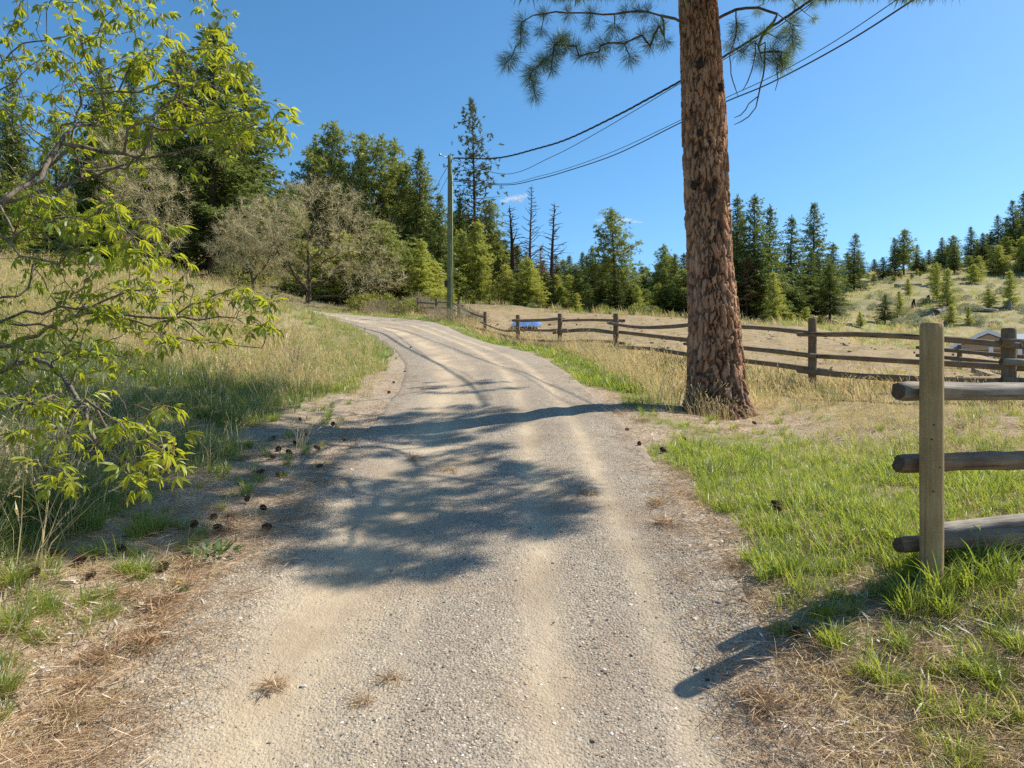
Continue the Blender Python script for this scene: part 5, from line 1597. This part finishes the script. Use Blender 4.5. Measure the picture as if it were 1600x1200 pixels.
def build_near_fence():
    d = 3.4
    x, y = W(1455, 600, d)[:2]; z = h1(x, y)
    t = thing('rail_fence', (x, y, z), 'near end of a log rail fence with one stout greenish brown post', 'fence')
    top = CAMZ + (600 - 503) / F * (d - .05)
    obj('post', post_mesh(top - z, .0528, 3, M['post_green'], 28), t)
    x2, y2 = x + 2.9, y + .75; z2 = h1(x2, y2)
    obj('post', post_mesh(1.35, .055, 4, M['post_dark']), t, Vector((x2, y2, z2)) - t.location)
    dy = .108; ox = .125
    zz = lambda py: CAMZ + (600 - py) / F * (d + dy)
    dirv = Vector((2.9, .75, 0)).normalized()
    A = Vector((x, y + dy, 0)) - dirv * ox; B = Vector((x2, y2 + dy, 0)) + dirv * .15
    for py, zb, rr, mt, sd, bd in ((611, 1.64, .044, 'rail_grey', 31, .02), (723, 1.24, .047, 'rail', 32, .012), (850, .91, .043, 'rail', 33, .02)):
        rail_between((A.x, A.y, zz(py)), (B.x, B.y, zb), rr, rr * .9, sd, M[mt], t, bd, segs=70, n=30)
    # a second low rail lying behind the lowest one
    rail_between((A.x + .25, A.y + .14, zz(838)), (B.x, B.y + .2, .99), .038, .036, 35, M['rail_grey'], t, .02, segs=24)
    # nail heads in the post
    for py, px in ((664, 1453), (687, 1450), (730, 1462), (768, 1452)):
        zc = CAMZ + (600 - py) / F * (d - .05)
        mb = MB(); c = Vector((x + (px - 1455) / F * d - .012, y - .0525, zc))
        mb.tube([c + Vector((0, .012, 0)), c + Vector((0, -.0012, 0))], .0035, 8)
        part('nail', mb.mesh('nail', [M['dark']]), t)
build_near_fence()

def build_long_fence():
    f = lambda n: (10.35 - .4227 * 3 * n, 3.0 * n)
    x0, y0 = f(3); z0 = h1(x0, y0)
    t = thing('rail_fence', (x0, y0, z0), 'long three rail log fence running up the right side of the driveway', 'fence')
    tops = {3: 515, 4: 497, 5: 493, 6: 490, 7: 490, 8: 492, 9: 490, 10: 480, 11: 470, 12: 466, 13: 470}
    pts = {}
    for n in range(3, 14):
        x, y = f(n)
        if n >= 11: x += (n - 10) * -.05
        z = h1(x, y); top = CAMZ + (600 - tops[n]) / F * y
        hgt = min(max(top - z, .95), 1.5)
        pts[n] = (x, y, z, z + hgt)
        obj('post', post_mesh(hgt, .072 if n > 3 else .085, n, M['post_dark'], 10), t, Vector((x, y, z)) - t.location)
    rr = random.Random(4)
    nv = Vector((-.921, -.389, 0))
    for n in range(3, 13):
        a, b = pts[n], pts[n + 1]
        gone = {8: (0,), 9: (1,)}.get(n, ())
        for k, fr in enumerate((.80, .50, .20)):
            if k in gone: continue
            s = 1 if (n + k) % 2 else -1
            off = nv * .11 * s
            ja = rr.uniform(-.07, .07); jb = rr.uniform(-.07, .07)
            A = Vector((a[0], a[1], a[2] + (a[3] - a[2]) * fr + ja)) + off; B = Vector((b[0], b[1], b[2] + (b[3] - b[2]) * fr + jb)) + off
            dv = (B - A).normalized()
            r = rr.uniform(.040, .056)
            rail_between(A - dv * .22, B + dv * .22, r, r * .85, 100 + n * 3 + k, M['rail'], t, .05, segs=10)
    # the turn at the near corner, running off to the right
    a = pts[3]; xb, yb = a[0] + 3.1, a[1] - .25; zb = h1(xb, yb)
    obj('post', post_mesh(1.15, .07, 77, M['post_dark'], 10), t, Vector((xb, yb, zb)) - t.location)
    for k, (fr, mt) in enumerate(((.82, 'rail'), (.55, 'rail_grey'), (.30, 'rail'))):
        A = Vector((a[0] - .2, a[1] - .14, a[2] + (a[3] - a[2]) * fr - .02)); B = Vector((xb + .1, yb - .14, zb + 1.15 * fr + .03))
        rail_between(A, B, .048, .045, 200 + k, M[mt], t, .03, segs=12)
build_long_fence()

def build_back_fence():
    # dark low fence seen between the corner and the house
    A = W(1440, 582, 19); B = W(1650, 594, 15)
    za = h1(A[0], A[1]); zb = h1(B[0], B[1])
    t = thing('rail_fence', (A[0], A[1], za), 'dark low rail fence behind the corner post, before the house', 'fence')
    for i in range(4):
        q = i / 3; x = A[0] + (B[0] - A[0]) * q; y = A[1] + (B[1] - A[1]) * q; z = h1(x, y)
        obj('post', post_mesh(.62, .06, 300 + i, M['post_dark'], 8), t, Vector((x, y, z)) - t.location)
    for k, hh in enumerate((.52, .30)):
        rail_between((A[0] - .2, A[1] - .11, za + hh), (B[0] + .2, B[1] - .11, zb + hh), .05, .05, 310 + k, M['post_dark'], t, .03, segs=8)
build_back_fence()

# ------------------------------------------------------------------ utility pole and wires
def build_pole():
    D = 29.0
    x, y, _ = W(703, 600, D); z = h1(x, y)
    t = thing('utility_pole', (x, y, z), 'tall green grey wooden utility pole standing beyond the bend', 'utility pole')
    top = CAMZ + (600 - 243) / F * D
    mb = MB()
    zs = np.linspace(-.5, top - z, 14)
    mb.tube([(0, 0, q) for q in zs], [.132 - .045 * (q / (top - z)) for q in zs], 18)
    obj('shaft', mb.mesh('shaft', [M['pole']], True), t)
    mb = MB(); mb.box(-.22, -.10, -.08, .08, 1.42, 1.68); obj('meter_box', mb.mesh('meter_box', [M['dark']]), t)
    mb = MB(); mb.tube([(-.25, 0, top - z - .5), (-.08, 0, top - z - .42)], .02, 6); mb.tube([(-.25, 0, top - z - .5), (-.26, 0, top - z - .36)], .035, 8); obj('bracket', mb.mesh('bracket', [M['metal']], True), t)
    mb = MB(); mb.tube([(-.08, 0, top - z - .10), (-.34, -.02, top - z - .02), (-.42, -.02, top - z + .03)], .018, 6); mb.tube([(-.42, -.02, top - z + .06), (-.42, -.02, top - z - .02)], .05, 8); obj('lamp_arm', mb.mesh('lamp_arm', [M['metal']], True), t)
    mb = MB(); mb.tube([(.10, 0, top - z - .14), (.20, 0, top - z - .14)], .03, 8); obj('insulator', mb.mesh('insulator', [M['metal']], True), t)
    mb = MB(); mb.tube([(.125, -.06, .02), (.118, -.055, 2.2), (.10, -.05, top - z - .8)], .016, 6); obj('lit_edge_strip', mb.mesh('lit_edge_strip', [M['stake']], True), t)  # pale strip whose colour stands in for the shaft's sunlit right edge
    # stake beside it
    xs, ys = W(707.5, 600, D + .1)[:2]; zs_ = h1(xs, ys)
    mb = MB(); mb.tube([(0, 0, -.2), (0, 0, .62)], .035, 8)
    s = obj('marker_stake', mb.mesh('marker_stake', [M['stake']], True), loc=(xs + .12, ys, zs_)); tag(s, 'short pale yellow stake at the right foot of the utility pole', 'stake')
    # wires
    def wire(pts, rad, name, label, twist=False, extra=None):
        P = catmull([W(*q) for q in pts], 14)
        mb = MB()
        if twist:
            L = np.concatenate([[0], np.cumsum(np.linalg.norm(np.diff(P, axis=0), axis=1))])
            s = np.arange(0, L[-1], .10); Q = np.column_stack([np.interp(s, L, P[:, i]) for i in range(3)])
            for ph in (0, 2.1, 4.2):
                a = s * 6.0 + ph
                mb.tube([(q[0], q[1] + .022 * math.cos(b), q[2] + .022 * math.sin(b)) for q, b in zip(Q, a)], .014, 4)
        else: mb.tube(P, rad, 5)
        o = obj(name, mb.mesh(name, [M['wire']], True)); tag(o, label, 'wire')
    wire([(709, 247, 29), (776, 247, 27.2), (840, 232, 25.2), (890, 216, 23.6), (965, 180, 21.2), (1010, 156, 19.9), (1063, 127, 18.4), (1125, 92, 16.8), (1190, 52, 15.2), (1260, 5, 13.8), (1360, -70, 12)], .02, 'power_line', 'thick twisted power line from the pole top up past the big trunk', True)
    wire([(709, 250, 29), (790, 272, 26.9), (860, 246, 24.6), (925, 212, 22.5), (1000, 168, 20.2), (1060, 132, 18.4), (1150, 82, 16.4), (1240, 25, 14.5), (1340, -50, 12.5)], .011, 'power_line', 'thin line sagging just below the twisted power line')
    wire([(709, 283, 29), (789, 289, 26.8), (840, 280, 25.2), (890, 266, 23.6), (965, 240, 21.3), (1065, 191, 18.4), (1134, 159, 16.8), (1205, 129, 15.3), (1321, 67, 13.2), (1450, -15, 11.4)], .016, 'telephone_line', 'lower telephone line passing behind the big trunk')
    wire([(709, 281, 29), (789, 287, 26.8), (840, 276, 25.2), (890, 262, 23.6), (965, 234, 21.3), (1065, 187, 18.4), (1134, 153, 16.8), (1205, 120, 15.3), (1300, 67, 13.2), (1430, -20, 11.4)], .009, 'telephone_line', 'thin strand running beside the lower telephone line')
    wire([(700, 259, 29), (688, 280, 31.5), (676, 302, 35), (655, 330, 42)], .012, 'telephone_line', 'line dropping from the pole towards the trees on its left')
    wire([(700, 275, 29), (690, 295, 31.5), (680, 312, 35), (662, 338, 42)], .010, 'telephone_line', 'lower of two lines dropping from the pole to the left')
build_pole()

# ------------------------------------------------------------------ tarp, house, logs
def build_tarp():
    g = ground_at(822, 513, 25, 60)
    D = g[1]
    t = thing('tarp_shelter', g, 'blue tarp draped over a low heap behind the fence', 'tarp')
    s = D / F
    r = np.random.default_rng(8)
    V = []; Fs = []
    nu, nv_ = 12, 7
    for j in range(nv_):
        q = j / (nv_ - 1)
        for i in range(nu):
            p = i / (nu - 1)
            xx = (-24 + 14 * q) * (1 - p) + (23 + 3 * q) * p
            zz = (3.5 + 11 * math.sin(q * math.pi * .62)) * s
            drop = .10 if j == 0 and 0 < i < nu - 1 else 0
            V.append((xx * s + r.normal() * .015, -.9 + 1.9 * q + r.normal() * .02, zz * (1 - .45 * max(0, abs(p - .45) - .42) / .13) + r.normal() * .025 - drop * r.uniform(.3, 1)))
    for j in range(nv_ - 1):
        for i in range(nu - 1):
            k = j * nu + i; Fs.append((k, k + 1, k + nu + 1, k + nu))
    obj('tarp_sheet', mesh('tarp_sheet', V, Fs, [M['tarp']], True), t)
    mb = MB()
    for px in (-14, -8, -2, 4, 10, 16): mb.tube([(px * s, -.75, .06), (px * s + .1, .9, .10)], .07, 7)
    obj('logs', mb.mesh('logs', [M['chip']], True), t, kind='stuff')
build_tarp()

def build_house():
    D = 44.0
    ax, ay, _ = W(1544, 600, D)
    z0 = h1(ax + 1, D + 1) - .2
    ridge = CAMZ + (600 - 519) / F * D; eave = CAMZ + (600 - 541) / F * D
    half = (1544 - 1497) / F * D
    t = thing('house', (ax, ay, z0), 'low tan house with grey gable roof and white posts at the right edge', 'house')
    t.rotation_euler = (0, 0, R(-36))
    he = eave - z0; hr = ridge - z0; L = 11.0
    # long axis runs back along +Y of the house, gable towards the camera; a wing runs to the right
    mb = MB()
    w = half - .45
    mb.box(-w, w, 1.6, L, 0, he)
    mb.add([(-w, 1.6, he), (w, 1.6, he), (0, 1.6, hr - .1), (-w, L, he), (w, L, he), (0, L, hr - .1)], [(0, 1, 2), (3, 5, 4), (0, 2, 5, 3), (1, 4, 5, 2)])
    mb.box(w + .02, 12, 3.2, 9.8, 0, he - .02)
    mb.add([(-half + .25, .05, he - .03), (half - .25, .05, he - .03), (0, .05, hr - .12), (-half + .25, .12, he - .03), (half - .25, .12, he - .03), (0, .12, hr - .12)], [(0, 1, 2), (3, 5, 4), (0, 2, 5, 3), (1, 4, 5, 2), (0, 3, 4, 1)])
    obj('wall', mb.mesh('wall', [M['wall_tan']]), t)
    mb = MB()
    sl = (hr - he) / half; th = .14
    for sg in (-1, 1):
        e = sg * (half + .1); ze = he - .1 * sl
        mb.add([(0, -.2, hr), (e, -.2, ze), (e, L + .3, ze), (0, L + .3, hr), (0, -.2, hr + th), (e, -.2, ze + th), (e, L + .3, ze + th), (0, L + .3, hr + th)],
               [(0, 1, 2, 3), (4, 7, 6, 5), (0, 4, 5, 1), (1, 5, 6, 2), (2, 6, 7, 3), (3, 7, 4, 0)])
    rz = hr + .06; x0, x1 = .3, 13
    for sg in (-1, 1):
        yc = 6.5; ye = yc + sg * 3.9; ze = he - .05
        mb.add([(x0, yc, rz), (x1, yc, rz), (x1, ye, ze), (x0, ye, ze), (x0, yc, rz + th), (x1, yc, rz + th), (x1, ye, ze + th), (x0, ye, ze + th)],
               [(0, 1, 2, 3), (4, 7, 6, 5), (0, 4, 5, 1), (1, 5, 6, 2), (2, 6, 7, 3), (3, 7, 4, 0)])
    obj('roof', mb.mesh('roof', [M['roof']]), t)
    for sg in (-1, 1):
        e = sg * (half + .14); ze = he - .14 * sl
        mb = MB()
        mb.add([(0, -.26, hr - .08), (e, -.26, ze - .08), (e, -.203, ze - .08), (0, -.203, hr - .08), (0, -.26, hr + .17), (e, -.26, ze + .17), (e, -.203, ze + .17), (0, -.203, hr + .17)],
               [(0, 1, 2, 3), (4, 7, 6, 5), (0, 4, 5, 1), (1, 5, 6, 2), (2, 6, 7, 3), (3, 7, 4, 0)])
        obj('fascia', mb.mesh('fascia', [M['trim']]), t)
    for xx in (-half + .35, .15, half - .3):
        mb = MB(); mb.box(xx - .12, xx + .12, -.02, .22, 0, he - .05); mb.box(xx - .17, xx + .17, -.07, .27, 0, .3); obj('porch_post', mb.mesh('porch_post', [M['trim']]), t)
    mb = MB(); mb.box(-half + .2, half - .2, .02, .18, he - .22, he - .04); obj('porch_beam', mb.mesh('porch_beam', [M['wall_tan']]), t)
    for (a, b) in ((-1.2, -.3), (.5, 1.4)):
        wf = MB(); wf.box(a - .07, b + .07, 1.54, 1.597, .9, 2.2); f = obj('window', wf.mesh('window', [M['trim']]), t)
        g = MB(); g.box(a, b, 1.52, 1.537, .97, 2.13); obj('pane', g.mesh('pane', [M['glass']]), f)
build_house()

def build_logs():
    def log(p, q, r0, r1, label, mat='log_grey', seed=1):
        a = ground_at(*p, 20, 200); b = ground_at(*q, 20, 200)
        if a is None or b is None: return
        A = Vector((a[0], a[1], a[2] + r0 * .7)); d = Vector((b[0], b[1], b[2] + r1 * .7)) - A
        if d.length > 9: d = d.normalized() * 9
        o = obj('fallen_log', log_mesh(d.length, r0, r1, seed, M[mat], .1, 9, 10), loc=A)
        o.rotation_euler = d.to_track_quat('X', 'Z').to_euler(); tag(o, label, 'log')
    log((1510, 486), (1560, 488), .28, .18, 'long grey fallen log across the slope above the house roof', seed=41)
    log((1463, 492), (1478, 484), .35, .25, 'short grey log lying left of the bushy little pine', seed=42)
    log((1300, 492), (1318, 486), .3, .2, 'dark broken log on the slope foot left of the near post', 'char', 43)
    log((1250, 474), (1262, 482), .16, .12, 'thin leaning log at the foot of the layered fir', 'snag_wood', 44)
    log((1398, 449), (1440, 446), .3, .2, 'grey log near the upper edge of the dry slope', seed=45)
    def stump(px, py, h, r0, mat, label):
        g = ground_at(px, py, 20, 200)
        if g is None: return
        mb = MB()
        mb.tube([(0, 0, -.2), (0, 0, .1), (.03, 0, h * .6), (.1, .02, h)], [r0 * 1.5, r0 * 1.1, r0 * .85, r0 * .45], 9)
        mb.tube([(r0 * .5, 0, 0), (r0 * .75, 0, h * .7)], [r0 * .5, r0 * .15], 6)
        tag(obj('tree_stump', mb.mesh('tree_stump', [M[mat]], False), loc=g), label, 'stump')
    stump(1427, 480, .9, .2, 'char', 'black burnt stump in the middle of the dry slope')
    stump(1577, 484, 1.0, .22, 'log_grey', 'pale broken stump below the right slope pine')
    stump(1450, 468, .5, .2, 'char', 'small dark stump left of the lone slope pine')
    # boulders of the slope
    r = np.random.default_rng(12)
    base = [(0, 0, 1), (.89, 0, .45), (.28, .85, .45), (-.72, .53, .45), (-.72, -.53, .45), (.28, -.85, .45), (.72, .53, -.45), (-.28, .85, -.45), (-.89, 0, -.45), (-.28, -.85, -.45), (.72, -.53, -.45), (0, 0, -1)]
    f = [(0, 1, 2), (0, 2, 3), (0, 3, 4), (0, 4, 5), (0, 5, 1), (1, 6, 2), (2, 7, 3), (3, 8, 4), (4, 9, 5), (5, 10, 1), (6, 7, 2), (7, 8, 3), (8, 9, 4), (9, 10, 5), (10, 6, 1), (11, 7, 6), (11, 8, 7), (11, 9, 8), (11, 10, 9), (11, 6, 10)]
    rm = [mesh('boulder', np.array(base) * r.uniform(.7, 1.2, (12, 1)) * np.array([1, .8, .6]), f, [M['rock']]) for _ in range(4)]
    for i in range(16):
        g = ground_at(1300 + 20 * i + r.uniform(0, 15), r.uniform(445, 512), 20, 200)
        if g is None: continue
        o = obj('boulder', rm[i % 4], loc=(g[0], g[1], g[2] + .05)); s = r.uniform(.25, .6); o.scale = (s, s, s); o.rotation_euler = (0, 0, r.uniform(0, 6))
        tag(o, '%s weathered grey boulder from the left on the dry slope' % ordinal(i), 'rock', 'boulders on the slope')
build_logs()

# ------------------------------------------------------------------ cones, stones, chips
def cone_mesh(r):
    V = []; Fs = []; k = 0
    mb = MB(); mb.tube([(0, 0, 0), (0, 0, .03), (0, 0, .07), (0, 0, .085)], [.012, .018, .012, .003], 7)
    V = list(mb.v); Fs = list(mb.f); k = len(V)
    for i in range(64):
        f = i / 64.0; a = i * 2.39996; z = .004 + .078 * f
        q = .016 * math.sin(math.pi * min(1, f * .85 + .12)); L = .022 * math.sin(math.pi * min(1, f * .8 + .18)) + .004
        d = np.array([math.cos(a), math.sin(a), np.interp(f, [0, 1], [-.1, 1.1])]); d = d / np.linalg.norm(d); s = np.array([-math.sin(a), math.cos(a), 0])
        b = np.array([math.cos(a) * q * .6, math.sin(a) * q * .6, z])
        w = .008
        n = np.cross(d, s) * .002
        V += [tuple(b - s * w * .3), tuple(b + s * w * .3), tuple(b + d * L + s * w), tuple(b + d * L - s * w), tuple(b + d * L * .9 - n)]
        Fs += [(k, k + 1, k + 2, k + 3), (k, k + 4, k + 1), (k + 1, k + 4, k + 2), (k + 2, k + 4, k + 3), (k + 3, k + 4, k)]
        k += 5
    return mesh('pine_cone', V, Fs, [M['cone']])

def build_small_things():
    r = np.random.default_rng(909)
    cm = [cone_mesh(r) for _ in range(2)]
    def cone(px, py, label, group=None, s=1.0):
        g = ground_at(px, py)
        o = obj('pine_cone', cm[int(r.integers(0, 2))], loc=(g[0], g[1], g[2] + .022))
        o.rotation_euler = (r.uniform(.9, 1.8), r.normal() * .3, r.uniform(0, 6.28)); s *= r.uniform(.6, .9); o.scale = (s, s, s)
        tag(o, label, 'pine cone', group)
    cone(1442, 1098, 'open brown pine cone at the bottom right among grass', s=1.15)
    cone(1427, 1092, 'half hidden pine cone just left of the bottom right cone', s=.9)
    cone(1237, 990, 'brown pine cone in a grass tuft left of the near post', s=1.2)
    cone(1222, 802, 'dark pine cone on the green grass right of the road', s=1.2)
    cone(115, 884, 'dark pine cone on its side below the tall shaded grass', s=1.1)
    cone(103, 872, 'dark pine cone touching the tall shaded grass', s=1.1)
    cone(252, 897, 'small brown cone beside the dandelion', s=1.0)
    for ci, (px, py) in enumerate(sorted(((187, 866), (438, 705), (480, 682), (465, 692), (500, 703), (425, 690), (540, 690), (330, 812), (345, 830), (365, 815), (410, 828), (445, 745), (400, 745), (455, 712), (385, 790), (430, 720), (505, 730), (470, 660), (520, 668), (610, 612), (635, 585), (300, 825), (415, 800), (640, 545), (617, 598), (60, 900), (135, 905)))):
        cone(px + r.uniform(-1, 1), py + r.uniform(-3, 3), '%s fallen pine cone from the left on the left shoulder' % ordinal(ci), 'cones on the left shoulder', 1.0)
    for ci, (px, py) in enumerate(((985, 672), (1000, 700), (1040, 705), (1070, 690), (1110, 700), (1180, 665))):
        cone(px + r.uniform(-4, 4), py + r.uniform(-3, 3), '%s fallen pine cone from the left below the big trunk' % ordinal(ci), 'cones below the big trunk', 1.0)
    base = [(0, 0, 1), (.89, 0, .45), (.28, .85, .45), (-.72, .53, .45), (-.72, -.53, .45), (.28, -.85, .45), (.72, .53, -.45), (-.28, .85, -.45), (-.89, 0, -.45), (-.28, -.85, -.45), (.72, -.53, -.45), (0, 0, -1)]
    f = [(0, 1, 2), (0, 2, 3), (0, 3, 4), (0, 4, 5), (0, 5, 1), (1, 6, 2), (2, 7, 3), (3, 8, 4), (4, 9, 5), (5, 10, 1), (6, 7, 2), (7, 8, 3), (8, 9, 4), (9, 10, 5), (10, 6, 1), (11, 7, 6), (11, 8, 7), (11, 9, 8), (11, 10, 9), (11, 6, 10)]
    for px, py, s, mt, lab in ((808, 1042, .012, 'chip', 'pale square stone in the right wheel track'), (914, 1117, .014, 'dark', 'dark stone near the bottom of the road'), (1107, 1080, .014, 'stone', 'pale stone left of the post shadow'), (1090, 1052, .013, 'stone', 'light stone above the tip of the post shadow'),
                               (1124, 948, .016, 'rock', 'grey flat stone on the right road edge'), (266, 935, .020, 'chip', 'white upright stone below the dandelion'), (220, 950, .016, 'chip', 'white flat stone on the left needle litter'), (1105, 1070, .011, 'dark', 'small dark stone beside the post shadow'),
                               (475, 1080, .013, 'stone', 'tan flat stone on the left wheel track'), (930, 1052, .011, 'rock', 'small brown stone in the middle of the road'), (255, 912, .02, 'chip', 'round pale stone left of the dandelion')):
        g = ground_at(px, py)
        v = np.array(base) * r.uniform(.75, 1.15, (12, 1)) * np.array([1.3, 1, .6]) * s
        o = obj('stone', mesh('stone', v, f, [M[mt]]), loc=(g[0], g[1], g[2] + .02 + s * .2)); o.rotation_euler = (0, 0, r.uniform(0, 6)); tag(o, lab, 'stone')
    g = ground_at(98, 911)
    v, fc = spikes(np.array([[-.06, 0, .015], [-.05, .01, .012], [-.02, -.01, .014]]), np.array([[1, .1, .05], [1, .2, .0], [1, -.1, .02]]), np.array([.13, .1, .08]), .02, r, flat=(0, 0, 1))
    mb = MB(); mb.box(-.06, .06, -.008, .008, .002, .014); mb.box(-.03, .07, .006, .018, .002, .010, Matrix.Rotation(.2, 4, 'Z'))
    o = obj('wood_chip', mb.mesh('wood_chip', [M['chip']]), loc=g); tag(o, 'pale splintered wood chip on the left shoulder', 'wood chip')
build_small_things()

# ------------------------------------------------------------------ clouds
def build_clouds():
    m, nt, out = newmat('cloud')
    d = nt.nodes.new('ShaderNodeBsdfDiffuse'); d.inputs[0].default_value = (.85, .86, .88, 1)
    tl = nt.nodes.new('ShaderNodeBsdfTranslucent'); tl.inputs[0].default_value = (.85, .86, .88, 1)
    mm = nt.nodes.new('ShaderNodeMixShader'); mm.inputs[0].default_value = .5
    nt.links.new(d.outputs[0], mm.inputs[1]); nt.links.new(tl.outputs[0], mm.inputs[2])
    tr = nt.nodes.new('ShaderNodeBsdfTransparent')
    lw = nt.nodes.new('ShaderNodeLayerWeight'); lw.inputs[0].default_value = .5
    n = noise(nt, obj_co(nt), .06, 2, .5)
    fac = math_(nt, 'MULTIPLY', ramp(nt, lw.outputs['Facing'], [(.05, 1.0), (.7, 0.0)]), ramp(nt, n, [(.34, 0.0), (.66, .42)]))
    ms = nt.nodes.new('ShaderNodeMixShader')
    nt.links.new(fac, ms.inputs[0]); nt.links.new(tr.outputs[0], ms.inputs[1]); nt.links.new(mm.outputs[0], ms.inputs[2]); nt.links.new(ms.outputs[0], out.inputs[0])
    r = np.random.default_rng(14)
    import bmesh
    for puffs, label in (([(-14, 3, 9, 5), (-4, 0, 12, 7), (6, -1, 11, 7), (15, -4, 9, 6), (10, 3, 8, 5)], 'small white cloud low over the dead trees'),
                         ([(0, 0, 13, 5), (12, 3, 11, 4), (-14, 2, 10, 3), (22, 4, 8, 2), (-30, 0, 12, 3), (-42, 1, 8, 2)], 'thin wispy cloud behind the prominent pine')):
        D = 1800; cx, cy = (802, 311) if 'dead' in label else (976, 343)
        bm = bmesh.new(); s = D / F
        for px, py, rx, ry in puffs:
            res = bmesh.ops.create_icosphere(bm, subdivisions=3, radius=1)
            for v in res['verts']:
                v.co = Vector((px * s + v.co.x * rx * s, v.co.y * rx * s, -py * s + v.co.z * ry * s))
        me = bpy.data.meshes.new('cloud'); bm.to_mesh(me); bm.free(); me.materials.append(m)
        me.polygons.foreach_set('use_smooth', np.ones(len(me.polygons), bool))
        o = obj('cloud', me, loc=W(cx, cy, D)); tag(o, label, 'cloud'); o['kind'] = 'thing'
build_clouds()
